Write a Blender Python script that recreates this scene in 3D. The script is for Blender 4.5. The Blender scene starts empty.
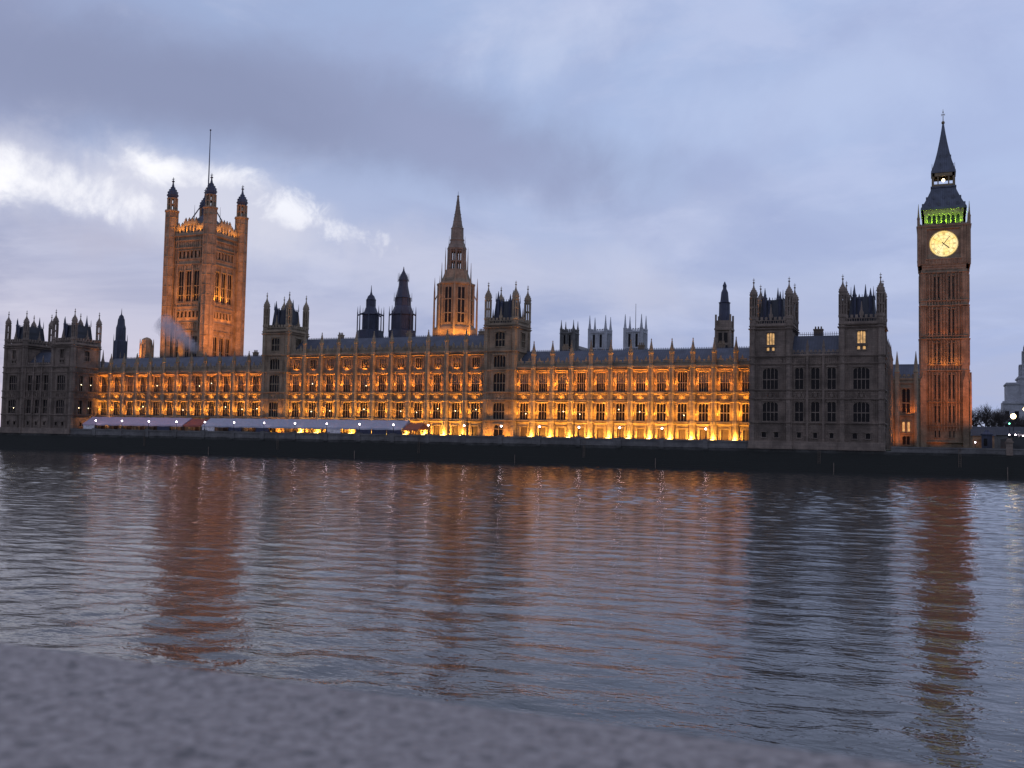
import bpy, math, random
import numpy as np
from mathutils import Vector, Matrix
R = math.radians
PI = math.pi
random.seed(7)
S = bpy.context.scene
COL = S.collection

# ------------------------------------------------------------------ camera
cd = bpy.data.cameras.new('camera')
cam = bpy.data.objects.new('camera', cd)
COL.objects.link(cam)
EYE = Vector((0, -230, 5.7))
YAW, PITCH, ROLL = R(23.0), R(3.27), R(1.15)
fw = Vector((-math.sin(YAW) * math.cos(PITCH), math.cos(YAW) * math.cos(PITCH), math.sin(PITCH)))
rt0 = Vector((math.cos(YAW), math.sin(YAW), 0))
up0 = rt0.cross(fw)
rt = math.cos(ROLL) * rt0 + math.sin(ROLL) * up0
up = math.cos(ROLL) * up0 - math.sin(ROLL) * rt0
cam.matrix_world = Matrix(((rt.x, up.x, -fw.x, EYE.x), (rt.y, up.y, -fw.y, EYE.y), (rt.z, up.z, -fw.z, EYE.z), (0, 0, 0, 1)))
cd.sensor_width = 36
cd.lens = 36 * 1005 / 1024
cd.clip_start = 0.05
cd.clip_end = 20000
cd.dof.use_dof = True
cd.dof.focus_distance = 260
cd.dof.aperture_fstop = 4.5
S.camera = cam

# ------------------------------------------------------------------ world
W = bpy.data.worlds.new('World')
S.world = W
W.use_nodes = True
nt = W.node_tree
nt.nodes.clear()


class G:
    """tiny node helper"""
    def __init__(s, t): s.t = t
    def n(s, kind, **kw):
        x = s.t.nodes.new(kind)
        for k, v in kw.items(): setattr(x, k, v)
        return x
    def set(s, sock, v):
        if isinstance(v, bpy.types.NodeSocket): s.t.links.new(v, sock)
        elif v is not None: sock.default_value = v
    def m(s, op, a, b=None, c=None, clamp=False):
        x = s.n('ShaderNodeMath', operation=op, use_clamp=clamp)
        for i, v in enumerate((a, b, c)): s.set(x.inputs[i], v)
        return x.outputs[0]
    def v(s, op, a, b=None):
        x = s.n('ShaderNodeVectorMath', operation=op)
        s.set(x.inputs[0], a); s.set(x.inputs[1], b)
        return x.outputs[1] if op in ('DOT_PRODUCT', 'LENGTH') else x.outputs[0]
    def noise(s, vec, scale, detail=4, rough=.55, dist=0.0):
        x = s.n('ShaderNodeTexNoise')
        s.set(x.inputs['Vector'], vec)
        x.inputs['Scale'].default_value = scale; x.inputs['Detail'].default_value = detail
        x.inputs['Roughness'].default_value = rough; x.inputs['Distortion'].default_value = dist
        return x.outputs[0]
    def mix(s, f, a, b, bt='MIX'):
        x = s.n('ShaderNodeMix', data_type='RGBA', blend_type=bt)
        s.set(x.inputs[0], f)
        s.set(x.inputs[6], a if isinstance(a, bpy.types.NodeSocket) else (*a, 1))
        s.set(x.inputs[7], b if isinstance(b, bpy.types.NodeSocket) else (*b, 1))
        return x.outputs[2]
    def sm(s, v, a, b, x0=0.0, x1=1.0, kind='SMOOTHSTEP'):
        x = s.n('ShaderNodeMapRange', interpolation_type=kind)
        s.set(x.inputs[0], v)
        for i, q in enumerate((a, b, x0, x1)): x.inputs[i + 1].default_value = q
        return x.outputs[0]
    def mapping(s, vec, scale=(1, 1, 1), loc=(0, 0, 0), rot=(0, 0, 0)):
        x = s.n('ShaderNodeMapping')
        s.set(x.inputs[0], vec); x.inputs[1].default_value = loc; x.inputs[2].default_value = rot; x.inputs[3].default_value = scale
        return x.outputs[0]


SUN_AZ, SUN_EL = -47.8, 3.0          # the bright break in the cloud, low behind the palace
g = G(nt)
D = g.n('ShaderNodeTexCoord').outputs['Generated']
sep = g.n('ShaderNodeSeparateXYZ'); nt.links.new(D, sep.inputs[0])
dz = sep.outputs[2]
sky = g.n('ShaderNodeTexSky', sky_type='NISHITA', sun_disc=False)
sky.sun_elevation = R(SUN_EL); sky.sun_rotation = R(SUN_AZ); sky.air_density = 1.0; sky.dust_density = 1.5; sky.ozone_density = 3.0
clear = g.v('SCALE', sky.outputs[0]); clear.node.inputs['Scale'].default_value = 0.06
# cloud deck seen in perspective: project the direction on a plane overhead
h = g.m('ADD', g.m('MAXIMUM', dz, 0.0), 0.16)
comb = g.n('ShaderNodeCombineXYZ')
nt.links.new(g.m('DIVIDE', sep.outputs[0], h), comb.inputs[0]); nt.links.new(g.m('DIVIDE', sep.outputs[1], h), comb.inputs[1])
P2 = comb.outputs[0]
n1 = g.noise(P2, 0.75, 7, .55, .5)
n2 = g.noise(g.mapping(P2, loc=(3.1, 7.7, 0)), 2.0, 6, .6, .3)
# azimuth: 0 on the left of the view, 1 on the right
azr = g.v('DOT_PRODUCT', D, Vector((math.cos(YAW), math.sin(YAW), 0)))
az = g.sm(azr, -0.5, 0.5, 0, 1, 'LINEAR')
low = g.mix(az, (.58, .55, .66), (.45, .47, .63))
high = g.mix(az, (.32, .39, .58), (.48, .56, .78))
base = g.mix(g.sm(dz, 0.03, 0.34), low, high)
dark = g.mix(az, (.31, .335, .49), (.42, .47, .68))
pale = g.mix(az, (.64, .62, .72), (.55, .59, .79))
cl = g.mix(g.sm(n1, .43, .62), base, dark)
cl = g.mix(g.m('MULTIPLY', g.sm(n2, .48, .68), .45), cl, pale)


def blob(d, a, b, tilt=0.0, wob=.55, inner=.25, freq=7.0):
    """soft elliptical cloud region round a world direction"""
    c = Vector(d).normalized()
    u = Vector((c.y, -c.x, 0)).normalized(); w = u.cross(c)
    u, w = u * math.cos(tilt) + w * math.sin(tilt), w * math.cos(tilt) - u * math.sin(tilt)
    q = g.v('SUBTRACT', D, tuple(c))
    x = g.m('DIVIDE', g.v('DOT_PRODUCT', q, tuple(u)), a); y = g.m('DIVIDE', g.v('DOT_PRODUCT', q, tuple(w)), b)
    r = g.m('SQRT', g.m('ADD', g.m('MULTIPLY', x, x), g.m('MULTIPLY', y, y)))
    r = g.m('ADD', r, g.m('MULTIPLY', g.m('SUBTRACT', g.noise(D, freq, 6, .6, .3), .5), wob * 2))
    fac = g.m('GREATER_THAN', g.v('DOT_PRODUCT', D, tuple(c)), 0.3)
    return g.m('MULTIPLY', g.sm(r, 1.0, inner), fac)


cl = g.mix(blob((-.60, .735, .312), .50, .075, R(-4), .45, .2), cl, (.265, .29, .43))         # dark band above the break
cl = g.mix(g.m('MULTIPLY', blob((-.43, .86, .285), .22, .055, R(-16), .8, .1), .8), cl, (.325, .35, .51))
cl = g.mix(g.m('MULTIPLY', blob((-.66, .715, .222), .27, .050, R(-9), 1.0, .0, 9), .9), cl, (.68, .66, .74))
cl = g.mix(g.m('MULTIPLY', blob((-.69, .70, .175), .13, .030, R(-4), 1.0, .0, 10), .75), cl, (.45, .44, .56))
cl = g.mix(blob((-.732, .646, .219), .105, .032, R(-8), 1.5, .1, 16), cl, (1.0, .95, .95))      # bright breaks
cl = g.mix(blob((-.655, .716, .246), .070, .018, R(-4), 1.5, .0, 18), cl, (1.0, .95, .95))
cl = g.mix(g.m('MULTIPLY', blob((-.545, .813, .208), .080, .018, R(-14), 2.0, .0, 26), .9), cl, (.95, .91, .93))
cl = g.mix(g.m('MULTIPLY', blob((-.40, .885, .165), .30, .05, R(-6), 1.0, .0, 8), .5), cl, (.60, .58, .68))
cl = g.mix(g.m('MULTIPLY', blob((-.34, .87, .38), .10, .05, R(20), 1.3, .0, 9), .45), cl, (.62, .65, .80))
cl = g.mix(g.m('MULTIPLY', blob((-.10, .95, .33), .26, .06, R(8), 1.1, .1, 6), .5), cl, (.55, .61, .80))
cl = g.mix(g.m('MULTIPLY', blob((-.22, .95, .20), .12, .05, R(30), 1.2, .0, 7), .4), cl, (.60, .62, .77))
up_f = g.sm(dz, .42, .85)
cl = g.mix(1.0, cl, (.93, .985, 1.04), 'MULTIPLY')
cl = g.mix(up_f, cl, (.34, .36, .52))                                                         # the deck overhead
skyc = g.mix(.93, clear, cl)
bg = g.n('ShaderNodeBackground'); bg.inputs['Strength'].default_value = 1.12
nt.links.new(skyc, bg.inputs[0])
nt.links.new(bg.outputs[0], g.n('ShaderNodeOutputWorld').inputs[0])

# ------------------------------------------------------------------ sun: all but gone behind cloud
sl = bpy.data.lights.new('sun', 'SUN'); sl.energy = 0.06; sl.angle = R(60); sl.color = (1, .9, .85)
so = bpy.data.objects.new('sun', sl); COL.objects.link(so)
sd = Vector((math.sin(R(SUN_AZ)) * math.cos(R(SUN_EL)), math.cos(R(SUN_AZ)) * math.cos(R(SUN_EL)), math.sin(R(SUN_EL))))
so.rotation_euler = sd.to_track_quat('Z', 'Y').to_euler()

S.view_settings.view_transform = 'Standard'; S.view_settings.look = 'None'
S.view_settings.exposure = 0; S.view_settings.gamma = 1
S.render.engine = 'CYCLES'
S.cycles.max_bounces = 6; S.cycles.diffuse_bounces = 2; S.cycles.glossy_bounces = 4; S.cycles.transmission_bounces = 4
S.cycles.volume_bounces = 1; S.cycles.sample_clamp_indirect = 2.5; S.cycles.sample_clamp_direct = 0
S.cycles.use_denoising = True
S.cycles.caustics_reflective = False; S.cycles.caustics_refractive = False


# ------------------------------------------------------------------ materials
def principled(name):
    m = bpy.data.materials.new(name); m.use_nodes = True
    return m, G(m.node_tree), m.node_tree.nodes['Principled BSDF']


def stone(name, c, block=(.9, .38), var=.35, rough=.85, streak=.4, tide=None):
    m, q, b = principled(name)
    P = q.n('ShaderNodeNewGeometry').outputs['Position']
    big = q.noise(P, .35, 5, .6)
    fine = q.noise(P, 3.5, 5, .65)
    st = q.noise(q.mapping(P, scale=(1.3, 1.3, .12)), 1.0, 4, .6)
    dk = tuple(x * (1 - var) for x in c); lt = tuple(min(1, x * (1 + var * .7)) for x in c)
    col = q.mix(q.sm(big, .3, .7), dk, lt)
    col = q.mix(q.m('MULTIPLY', q.sm(fine, .45, .75), .35), col, tuple(x * .55 for x in c))
    col = q.mix(q.m('MULTIPLY', q.sm(st, .5, .72), streak), col, tuple(x * .45 for x in c))
    # ashlar courses
    sx = q.n('ShaderNodeSeparateXYZ'); q.set(sx.inputs[0], P)
    cb = q.n('ShaderNodeCombineXYZ')
    q.set(cb.inputs[0], q.m('ADD', sx.outputs[0], sx.outputs[1])); q.set(cb.inputs[1], sx.outputs[2])
    br = q.n('ShaderNodeTexBrick')
    q.set(br.inputs['Vector'], cb.outputs[0])
    br.inputs['Scale'].default_value = 1; br.inputs['Brick Width'].default_value = block[0]; br.inputs['Row Height'].default_value = block[1]
    br.inputs['Mortar Size'].default_value = .018
    br.inputs['Color1'].default_value = (.82, .82, .82, 1); br.inputs['Color2'].default_value = (1, 1, 1, 1); br.inputs['Mortar'].default_value = (.5, .5, .5, 1)
    col = q.mix(1.0, col, br.outputs[0], 'MULTIPLY')
    if tide:
        z0, z1, tc = tide
        f = q.sm(q.m('ADD', sx.outputs[2], q.m('MULTIPLY', q.m('SUBTRACT', big, .5), .9)), z1, z0)
        col = q.mix(f, col, q.mix(fine, tc, tuple(x * .4 for x in tc)))
    q.set(b.inputs['Base Color'], col)
    b.inputs['Roughness'].default_value = rough
    bp = q.n('ShaderNodeBump'); bp.inputs['Strength'].default_value = .35; bp.inputs['Distance'].default_value = .06
    q.set(bp.inputs['Height'], q.m('ADD', fine, q.m('MULTIPLY', br.outputs[1], -.6)))
    q.set(b.inputs['Normal'], bp.outputs[0])
    return m


def plain(name, c, rough=.6, metal=0.0, var=.25, scale=2.0, spec=.5):
    m, q, b = principled(name)
    P = q.n('ShaderNodeTexCoord').outputs['Object']
    q.set(b.inputs['Base Color'], q.mix(q.sm(q.noise(P, scale, 5, .6), .3, .7), tuple(x * (1 - var) for x in c), tuple(min(1, x * (1 + var)) for x in c)))
    b.inputs['Roughness'].default_value = rough; b.inputs['Metallic'].default_value = metal
    b.inputs['Specular IOR Level'].default_value = spec
    return m


def glow(name, c, s, var=0.0, scale=1.5):
    m, q, b = principled(name)
    b.inputs['Base Color'].default_value = (*[x * .5 for x in c], 1)
    if var:
        P = q.n('ShaderNodeTexCoord').outputs['Object']
        q.set(b.inputs['Emission Color'], q.mix(q.sm(q.noise(P, scale, 4, .6), .35, .65), tuple(x * (1 - var) for x in c), c))
    else:
        b.inputs['Emission Color'].default_value = (*c, 1)
    b.inputs['Emission Strength'].default_value = s
    return m


def slate(name, c):
    m, q, b = principled(name)
    P = q.n('ShaderNodeNewGeometry').outputs['Position']
    col = q.mix(q.sm(q.noise(P, .5, 5, .6), .3, .7), tuple(x * .7 for x in c), tuple(x * 1.25 for x in c))
    w = q.n('ShaderNodeTexWave', wave_type='BANDS', bands_direction='X'); q.set(w.inputs[0], P); w.inputs['Scale'].default_value = .55; w.inputs['Distortion'].default_value = 0
    col = q.mix(q.sm(w.outputs[1], .93, .99), col, tuple(x * .55 for x in c))
    q.set(b.inputs['Base Color'], col); b.inputs['Roughness'].default_value = .55
    return m


M = {}
M['stone'] = stone('honey limestone', (.30, .215, .14))
M['trim'] = stone('carved limestone', (.30, .23, .155), block=(1.4, .6), var=.25)
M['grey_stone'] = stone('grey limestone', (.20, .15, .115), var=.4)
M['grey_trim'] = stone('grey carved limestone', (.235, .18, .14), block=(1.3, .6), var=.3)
M['pale'] = stone('pale portland stone', (.46, .46, .48), var=.15, streak=.25)
M['church'] = stone('church ragstone', (.17, .16, .15), var=.3)
M['wall'] = stone('river wall granite', (.17, .16, .15), block=(1.5, .62), var=.3, tide=(4.4, 5.6, (.034, .036, .030)))
M['slate'] = slate('iron roof plates', (.060, .071, .098))
M['dark_slate'] = slate('dark iron roof plates', (.026, .029, .040))
M['dark_iron'] = slate('dark iron lantern', (.035, .04, .07))
M['gilt'] = plain('dull gilded iron', (.16, .12, .07), .45, .6)
M['blackiron'] = plain('black iron', (.02, .02, .024), .5, .3)
M['glass'] = plain('dark leaded glass', (.012, .010, .011), .18, 0, .5, 3.0, .12)
M['blind'] = plain('drawn window blind', (.055, .058, .075), .6)
M['door'] = plain('oak door', (.06, .035, .02), .6)
M['asphalt'] = plain('asphalt', (.05, .05, .05), .9, 0, .2, .8)
M['paving'] = stone('terrace paving', (.20, .18, .16), var=.2)
M['grass'] = plain('lawn', (.045, .06, .025), .95, 0, .3, .6)
M['warm_window'] = glow('lit window', (1.0, .58, .22), .8, .6, 1.6)
M['interior_lamp'] = glow('interior lamp', (1.0, .80, .45), 9)
M['white_lamp'] = glow('white lamp', (1.0, .84, .92), 18)
M['flood_face'] = glow('floodlight face', (1.0, .70, .26), 9)
M['bark'] = plain('bare bark', (.06, .05, .047), .9)

GOLD = (1.0, .385, .038)
AMBER = (1.0, .32, .03)


# ------------------------------------------------------------------ mesh helpers
class MB:
    def __init__(s, T=None): s.V = []; s.F = []; s.T = T
    def add(s, vs, fs):
        k = len(s.V)
        if s.T: vs = [s.T(*v) for v in vs]
        s.V += [tuple(v) for v in vs]; s.F += [tuple(i + k for i in f) for f in fs]
    def box(s, x0, x1, y0, y1, z0, z1):
        s.add([(x0, y0, z0), (x1, y0, z0), (x1, y1, z0), (x0, y1, z0), (x0, y0, z1), (x1, y0, z1), (x1, y1, z1), (x0, y1, z1)],
              [(0, 3, 2, 1), (4, 5, 6, 7), (0, 1, 5, 4), (1, 2, 6, 5), (2, 3, 7, 6), (3, 0, 4, 7)])
    def quad(s, a, b, c, d): s.add([a, b, c, d], [(0, 1, 2, 3)])
    def lathe(s, cx, cy, prof, n=8, rot=None, sx=1, sy=1):
        rot = PI / n if rot is None else rot
        vs = []; fs = []
        for r, z in prof:
            for i in range(n):
                a = rot + 2 * PI * i / n
                vs.append((cx + r * math.cos(a) * sx, cy + r * math.sin(a) * sy, z))
        for k in range(len(prof) - 1):
            for i in range(n):
                j = (i + 1) % n
                fs.append((k * n + i, k * n + j, (k + 1) * n + j, (k + 1) * n + i))
        fs.append(tuple(range(n - 1, -1, -1))); fs.append(tuple((len(prof) - 1) * n + i for i in range(n)))
        s.add(vs, fs)
    def square(s, cx, cy, prof):          # square plan profile: half width, z
        s.lathe(cx, cy, [(r * math.sqrt(2), z) for r, z in prof], 4, PI / 4)
    def ext(s, pts, y0, y1):              # polygon in x,z pulled along y
        n = len(pts)
        vs = [(x, y0, z) for x, z in pts] + [(x, y1, z) for x, z in pts]
        s.add(vs, [tuple(range(n)), tuple(range(2 * n - 1, n - 1, -1))] + [(i, i + n, (i + 1) % n + n, (i + 1) % n) for i in range(n)])
    def extx(s, pts, x0, x1):             # polygon in y,z pulled along x
        n = len(pts)
        vs = [(x0, y, z) for y, z in pts] + [(x1, y, z) for y, z in pts]
        s.add(vs, [tuple(range(n)), tuple(range(2 * n - 1, n - 1, -1))] + [(i, i + n, (i + 1) % n + n, (i + 1) % n) for i in range(n)])
    def tube(s, p, q, r0, r1=None, n=6):
        r1 = r0 if r1 is None else r1
        p = Vector(p); q = Vector(q); d = (q - p).normalized()
        a = d.orthogonal().normalized(); b = d.cross(a)
        vs = []
        for o, r in ((p, r0), (q, r1)):
            for i in range(n):
                t = 2 * PI * i / n
                vs.append(tuple(o + a * (r * math.cos(t)) + b * (r * math.sin(t))))
        s.add(vs, [(i, (i + 1) % n, (i + 1) % n + n, i + n) for i in range(n)] + [tuple(range(n - 1, -1, -1)), tuple(range(n, 2 * n))])
    def ball(s, c, r, n=10, sz=1.0):
        k = n // 2
        s.lathe(c[0], c[1], [(max(.001, r * math.sin(PI * i / k)), c[2] - r * sz * math.cos(PI * i / k)) for i in range(k + 1)], n)
    def mesh(s, name, mat, org=(0, 0, 0)):
        me = bpy.data.meshes.new(name)
        me.from_pydata([(v[0] - org[0], v[1] - org[1], v[2] - org[2]) for v in s.V], [], s.F)
        if mat: me.materials.append(mat)
        return me


def tag(o, label=None, cat=None, group=None, kind=None):
    if label: o['label'] = label
    if cat: o['category'] = cat
    if group: o['group'] = group
    if kind: o['kind'] = kind
    return o


def wpos(o):
    p = Vector(o.location)
    while o.parent: o = o.parent; p += o.location
    return p


def thing(name, loc, label, cat, group=None):
    o = bpy.data.objects.new(name, None); COL.objects.link(o); o.location = loc
    return tag(o, label, cat, group)


def part(name, mb, mat, parent):
    """mesh written in world coordinates, linked under its parent"""
    o = bpy.data.objects.new(name, mb.mesh(name, mat, wpos(parent) if parent else (0, 0, 0)))
    COL.objects.link(o); o.parent = parent
    return o


def put(name, me, parent, loc, rz=0.0):
    """another object of a mesh made about its own origin"""
    o = bpy.data.objects.new(name, me); COL.objects.link(o); o.parent = parent
    o.location = Vector(loc) - (wpos(parent) if parent else Vector((0, 0, 0))); o.rotation_euler = (0, 0, rz)
    return o


def solo(name, mb, mat, label, cat, loc=(0, 0, 0), group=None, kind=None):
    o = bpy.data.objects.new(name, mb.mesh(name, mat, loc)); COL.objects.link(o); o.location = loc
    return tag(o, label, cat, group, kind)


def lamp(x, y, z, e, c=GOLD, r=.12, d=(0, .45, 1), ang=140, blend=.6):
    """a shielded floodlight: throws its beam along d, up the wall it stands in front of"""
    l = bpy.data.lights.new('floodlight_lamp', 'SPOT'); l.energy = e; l.color = c; l.shadow_soft_size = r
    l.spot_size = R(ang); l.spot_blend = blend
    o = bpy.data.objects.new('floodlight_lamp', l); COL.objects.link(o); o.location = (x, y, z)
    o.rotation_euler = Vector(d).to_track_quat('-Z', 'Y').to_euler()
    return o


def spot(p, aim, e, ang=70, c=GOLD, r=.3, blend=.7):
    l = bpy.data.lights.new('flood_fill_beam', 'SPOT'); l.energy = e; l.color = c; l.shadow_soft_size = r; l.spot_size = R(ang); l.spot_blend = blend
    o = bpy.data.objects.new('flood_fill_beam', l); COL.objects.link(o); o.location = p
    o.rotation_euler = (Vector(aim) - Vector(p)).to_track_quat('-Z', 'Y').to_euler()
    return o


# face transforms: (u along the face, d inward, z) -> world
def F_front(y): return lambda u, d, z: (u, y + d, z)
def F_right(x): return lambda u, d, z: (x - d, u, z)
def F_left(x): return lambda u, d, z: (x + d, -u, z)
def F_back(y): return lambda u, d, z: (-u, y - d, z)


def wall_open(mb, u0, u1, z0, z1, holes, depth=.38):
    us = sorted({u0, u1, *[a for h in holes for a in h[:2]]}); zs = sorted({z0, z1, *[a for h in holes for a in h[2:4]]})
    us = [u for u in us if u0 - 1e-6 <= u <= u1 + 1e-6]; zs = [z for z in zs if z0 - 1e-6 <= z <= z1 + 1e-6]
    for i in range(len(us) - 1):
        for k in range(len(zs) - 1):
            cu = (us[i] + us[i + 1]) / 2; cz = (zs[k] + zs[k + 1]) / 2
            if any(h[0] < cu < h[1] and h[2] < cz < h[3] for h in holes): continue
            mb.quad((us[i], 0, zs[k]), (us[i + 1], 0, zs[k]), (us[i + 1], 0, zs[k + 1]), (us[i], 0, zs[k + 1]))
    for a, b, c, d in holes:
        mb.quad((a, 0, c), (a, depth, c), (a, depth, d), (a, 0, d)); mb.quad((b, 0, c), (b, depth, c), (b, depth, d), (b, 0, d))
        mb.quad((a, 0, c), (b, 0, c), (b, depth, c), (a, depth, c)); mb.quad((a, 0, d), (b, 0, d), (b, depth, d), (a, depth, d))


_WM = {}


def window_meshes(w, h, mull, trans, key):
    """glass and stone tracery for an opening w by h, origin at the sill centre on the wall face"""
    k = (round(w, 2), round(h, 2), mull, trans, key)
    if k in _WM: return _WM[k]
    gl = MB(); gl.box(-w / 2, w / 2, .30, .36, 0, h)
    tr = MB()
    for i in range(mull):
        x = -w / 2 + w * (i + 1) / (mull + 1)
        tr.box(x - .06, x + .06, .10, .297, 0, h)
    for t in trans:
        tr.box(-w / 2, w / 2, .12, .293, h * t - .09, h * t + .09)
    n = mull + 1; lw = w / n                       # arched heads to each light, and the four-centred arch over all
    for i in range(n):
        xa = -w / 2 + i * lw; xb = xa + lw; hh = h - .02
        zs = h - .42 * min(1.2, w * .5)
        for s0, s1 in ((xa, 1), (xb, -1)):
            tr.ext([(s0, hh), (s0, zs), (s0 + s1 * lw * .18, zs + (hh - zs) * .5), (s0 + s1 * lw * .5, hh)], .13, .29)
    for sgn in (-1, 1):
        a = w / 2 * sgn
        tr.ext([(a, h), (a, h - w * .22), (a - sgn * w * .10, h - w * .10), (a - sgn * w * .25, h - w * .035), (a - sgn * w * .5, h)], .02, .12)
    hm = MB()                                      # label mould and jamb shafts
    for sgn in (-1, 1):
        hm.box(sgn * (w / 2 + .06) - .07, sgn * (w / 2 + .06) + .07, -.10, -.001, -.1, h + .05)
    hm.box(-w / 2 - .25, w / 2 + .25, -.30, -.003, h + .05, h + .22)
    hm.box(-w / 2 - .2, w / 2 + .2, -.2, -.003, -.22, -.08)
    tr.V, tr.F, base = tr.V + hm.V, tr.F + [tuple(i + len(tr.V) for i in f) for f in hm.F], 0
    bl = MB(); bl.box(-w / 2, w / 2, .296, .299, h * .42, h)
    _WM[k] = gl, tr, bl
    return _WM[k]


_ME = {}


def window(root, face, u, z, w, h, mull=2, trans=(.45,), glass='glass', trim='trim', blind=False, bulb=None, label=None):
    kind, pos = face
    T, rz = {'front': (F_front(pos), 0), 'right': (F_right(pos), PI / 2), 'left': (F_left(pos), -PI / 2), 'back': (F_back(pos), PI)}[kind]
    k = (round(w, 2), round(h, 2), mull, trans)
    gl, tr, bl = window_meshes(w, h, mull, trans, '')
    def mesh(tagname, mb, mat):
        kk = k + (tagname, mat)
        if kk not in _ME: _ME[kk] = mb.mesh(tagname, M[mat])
        return _ME[kk]
    o = put('window', mesh('window', gl, glass), root, T(u, 0, z), rz)
    if label: o['label'] = label
    def sub(name, me, loc=(0, 0, 0)):
        c = bpy.data.objects.new(name, me); COL.objects.link(c); c.parent = o; c.location = loc
    sub('tracery', mesh('tracery', tr, trim))
    if blind: sub('blind', mesh('blind', bl, 'blind'))
    if bulb:
        if 'bulb' not in _ME:
            b = MB(); b.ball((0, 0, 0), .10, 8); _ME['bulb'] = b.mesh('lamp', M['interior_lamp'])
        sub('lamp', _ME['bulb'], (bulb[0], .12, bulb[1]))
    return o


def turret(root, x, y, z0, zp, zl, zc, zt, r, wall='trim', cap='trim', posts=8, lr=1.0):
    """octagonal corner turret: shaft, open lantern, ogee cap, finial"""
    k = ('turret', round(zp - z0, 2), round(zl - zp, 2), round(zc - zl, 2), round(zt - zc, 2), r, wall, cap)
    if k not in _ME:
        a = MB(); H = zp - z0; L = zl - z0
        prof = [(r, 0)]
        z = 3.0
        while z < H - 1.2:
            prof += [(r, z), (r * 1.1, z + .08), (r * 1.1, z + .25), (r * .98, z + .35), (r * .98, z + .36), (r, z + .4)]
            z += 3.6
        prof += [(r, H - .9), (r * 1.22, H - .6), (r * 1.22, H - .15), (r * 1.02, H)]
        a.lathe(0, 0, prof)
        for i in range(8):                                       # ribs at the angles
            t = PI / 8 + PI / 4 * i
            a.tube((r * math.cos(t), r * math.sin(t), 0), (r * math.cos(t), r * math.sin(t), H), .11 * r, .11 * r, 4)
        mid = H + (L - H) * .48
        r0 = r; r = r * lr
        for i in range(posts):
            t = PI / 8 + 2 * PI / posts * i; q = r * .9
            a.tube((q * math.cos(t), q * math.sin(t), H - .05), (q * math.cos(t), q * math.sin(t), L), .25 * r, .25 * r, 5)
            a.tube((q * 1.12 * math.cos(t), q * 1.12 * math.sin(t), mid - .1), (q * 1.12 * math.cos(t), q * 1.12 * math.sin(t), mid + 1.1), .09 * r, .02, 4)
        a.lathe(0, 0, [(r * 1.06, mid - .18), (r * 1.16, mid), (r * 1.06, mid + .18)])
        a.lathe(0, 0, [(r * .98, L - .25), (r * 1.18, L - .05), (r * 1.18, L + .12), (r, L + .2)])
        c = MB(); C0 = zl - z0 + .15; hh = zc - zl
        c.lathe(0, 0, [(r * .95, C0), (r * 1.08, C0 + hh * .12), (r * 1.12, C0 + hh * .25), (r * 1.0, C0 + hh * .42), (r * .74, C0 + hh * .58), (r * .46, C0 + hh * .72), (r * .28, C0 + hh * .86), (r * .2, C0 + hh)])
        for i in range(8):
            t = PI / 8 + PI / 4 * i
            for fr, rr in ((.2, 1.16), (.42, 1.03), (.6, .74), (.76, .42)):
                c.ball((r * rr * math.cos(t), r * rr * math.sin(t), C0 + hh * fr), .13 * r, 4)
        f = MB(); Z = zc - z0; E = zt - z0
        f.lathe(0, 0, [(r * .2, Z), (r * .13, Z + (E - Z) * .35), (r * .3, Z + (E - Z) * .42), (r * .3, Z + (E - Z) * .5), (r * .1, Z + (E - Z) * .58), (r * .05, E)], 6)
        f.box(-.32 * r, .32 * r, -.05 * r, .05 * r, Z + (E - Z) * .74, Z + (E - Z) * .8)
        _ME[k] = a.mesh('turret', M[wall]), c.mesh('turret_cap', M[cap]), f.mesh('finial', M[cap])
        r = r0
    a, c, f = _ME[k]
    o = put('turret', a, root, (x, y, z0))
    for n, me in (('turret_cap', c), ('finial', f)):
        q = bpy.data.objects.new(n, me); COL.objects.link(q); q.parent = o
    return o


def pinnacle_mesh(r, h0, h1, key, mat):
    k = ('pin', r, h0, h1, mat)
    if k not in _ME:
        a = MB()
        a.lathe(0, 0, [(r, 0), (r, h0 * .7), (r * 1.2, h0 * .76), (r * 1.2, h0 * .86), (r * .9, h0 * .9), (r * .95, h0)], 8)
        a.lathe(0, 0, [(r * .9, h0), (r * .62, h0 + (h1 - h0) * .25), (r * .36, h0 + (h1 - h0) * .55), (r * .16, h0 + (h1 - h0) * .82), (r * .3, h0 + (h1 - h0) * .86), (r * .06, h1)], 8)
        for i in range(4):
            t = PI / 2 * i
            a.ext([(-r * .5, h0 * .9), (r * .5, h0 * .9), (0, h0 + (h1 - h0) * .3)], -r * 1.05, r * 1.05) if i == 0 else None
            for fr, rr in ((.3, .6), (.5, .42), (.68, .3)):
                a.ball((r * rr * math.cos(t + PI / 4), r * rr * math.sin(t + PI / 4), h0 + (h1 - h0) * fr), .14 * r, 4)
        _ME[k] = a.mesh('pinnacle', M[mat])
    return _ME[k]


def parapet(mb, u0, u1, z0, z1, t=.35, pitch=1.05, gap=.42):
    """pierced battlement along a face"""
    hm = z0 + (z1 - z0) * .62
    mb.box(u0, u1, -.05, t, z0, z0 + (z1 - z0) * .22); mb.box(u0, u1, -.03, t, hm - .14, hm)
    n = max(2, int(round((u1 - u0) / pitch))); p = (u1 - u0) / n
    for i in range(n):
        a = u0 + i * p
        mb.box(a + p * (.5 - gap * .65), a + p * (.5 + gap * .65), -.04, t, hm, z1)
        mb.box(a + p * .0, a + p * .14, .02, t - .08, z0 + .2, hm - .1); mb.box(a + p * .5 - .06, a + p * .5 + .06, .04, t - .1, z0 + .2, hm - .1)


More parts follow.
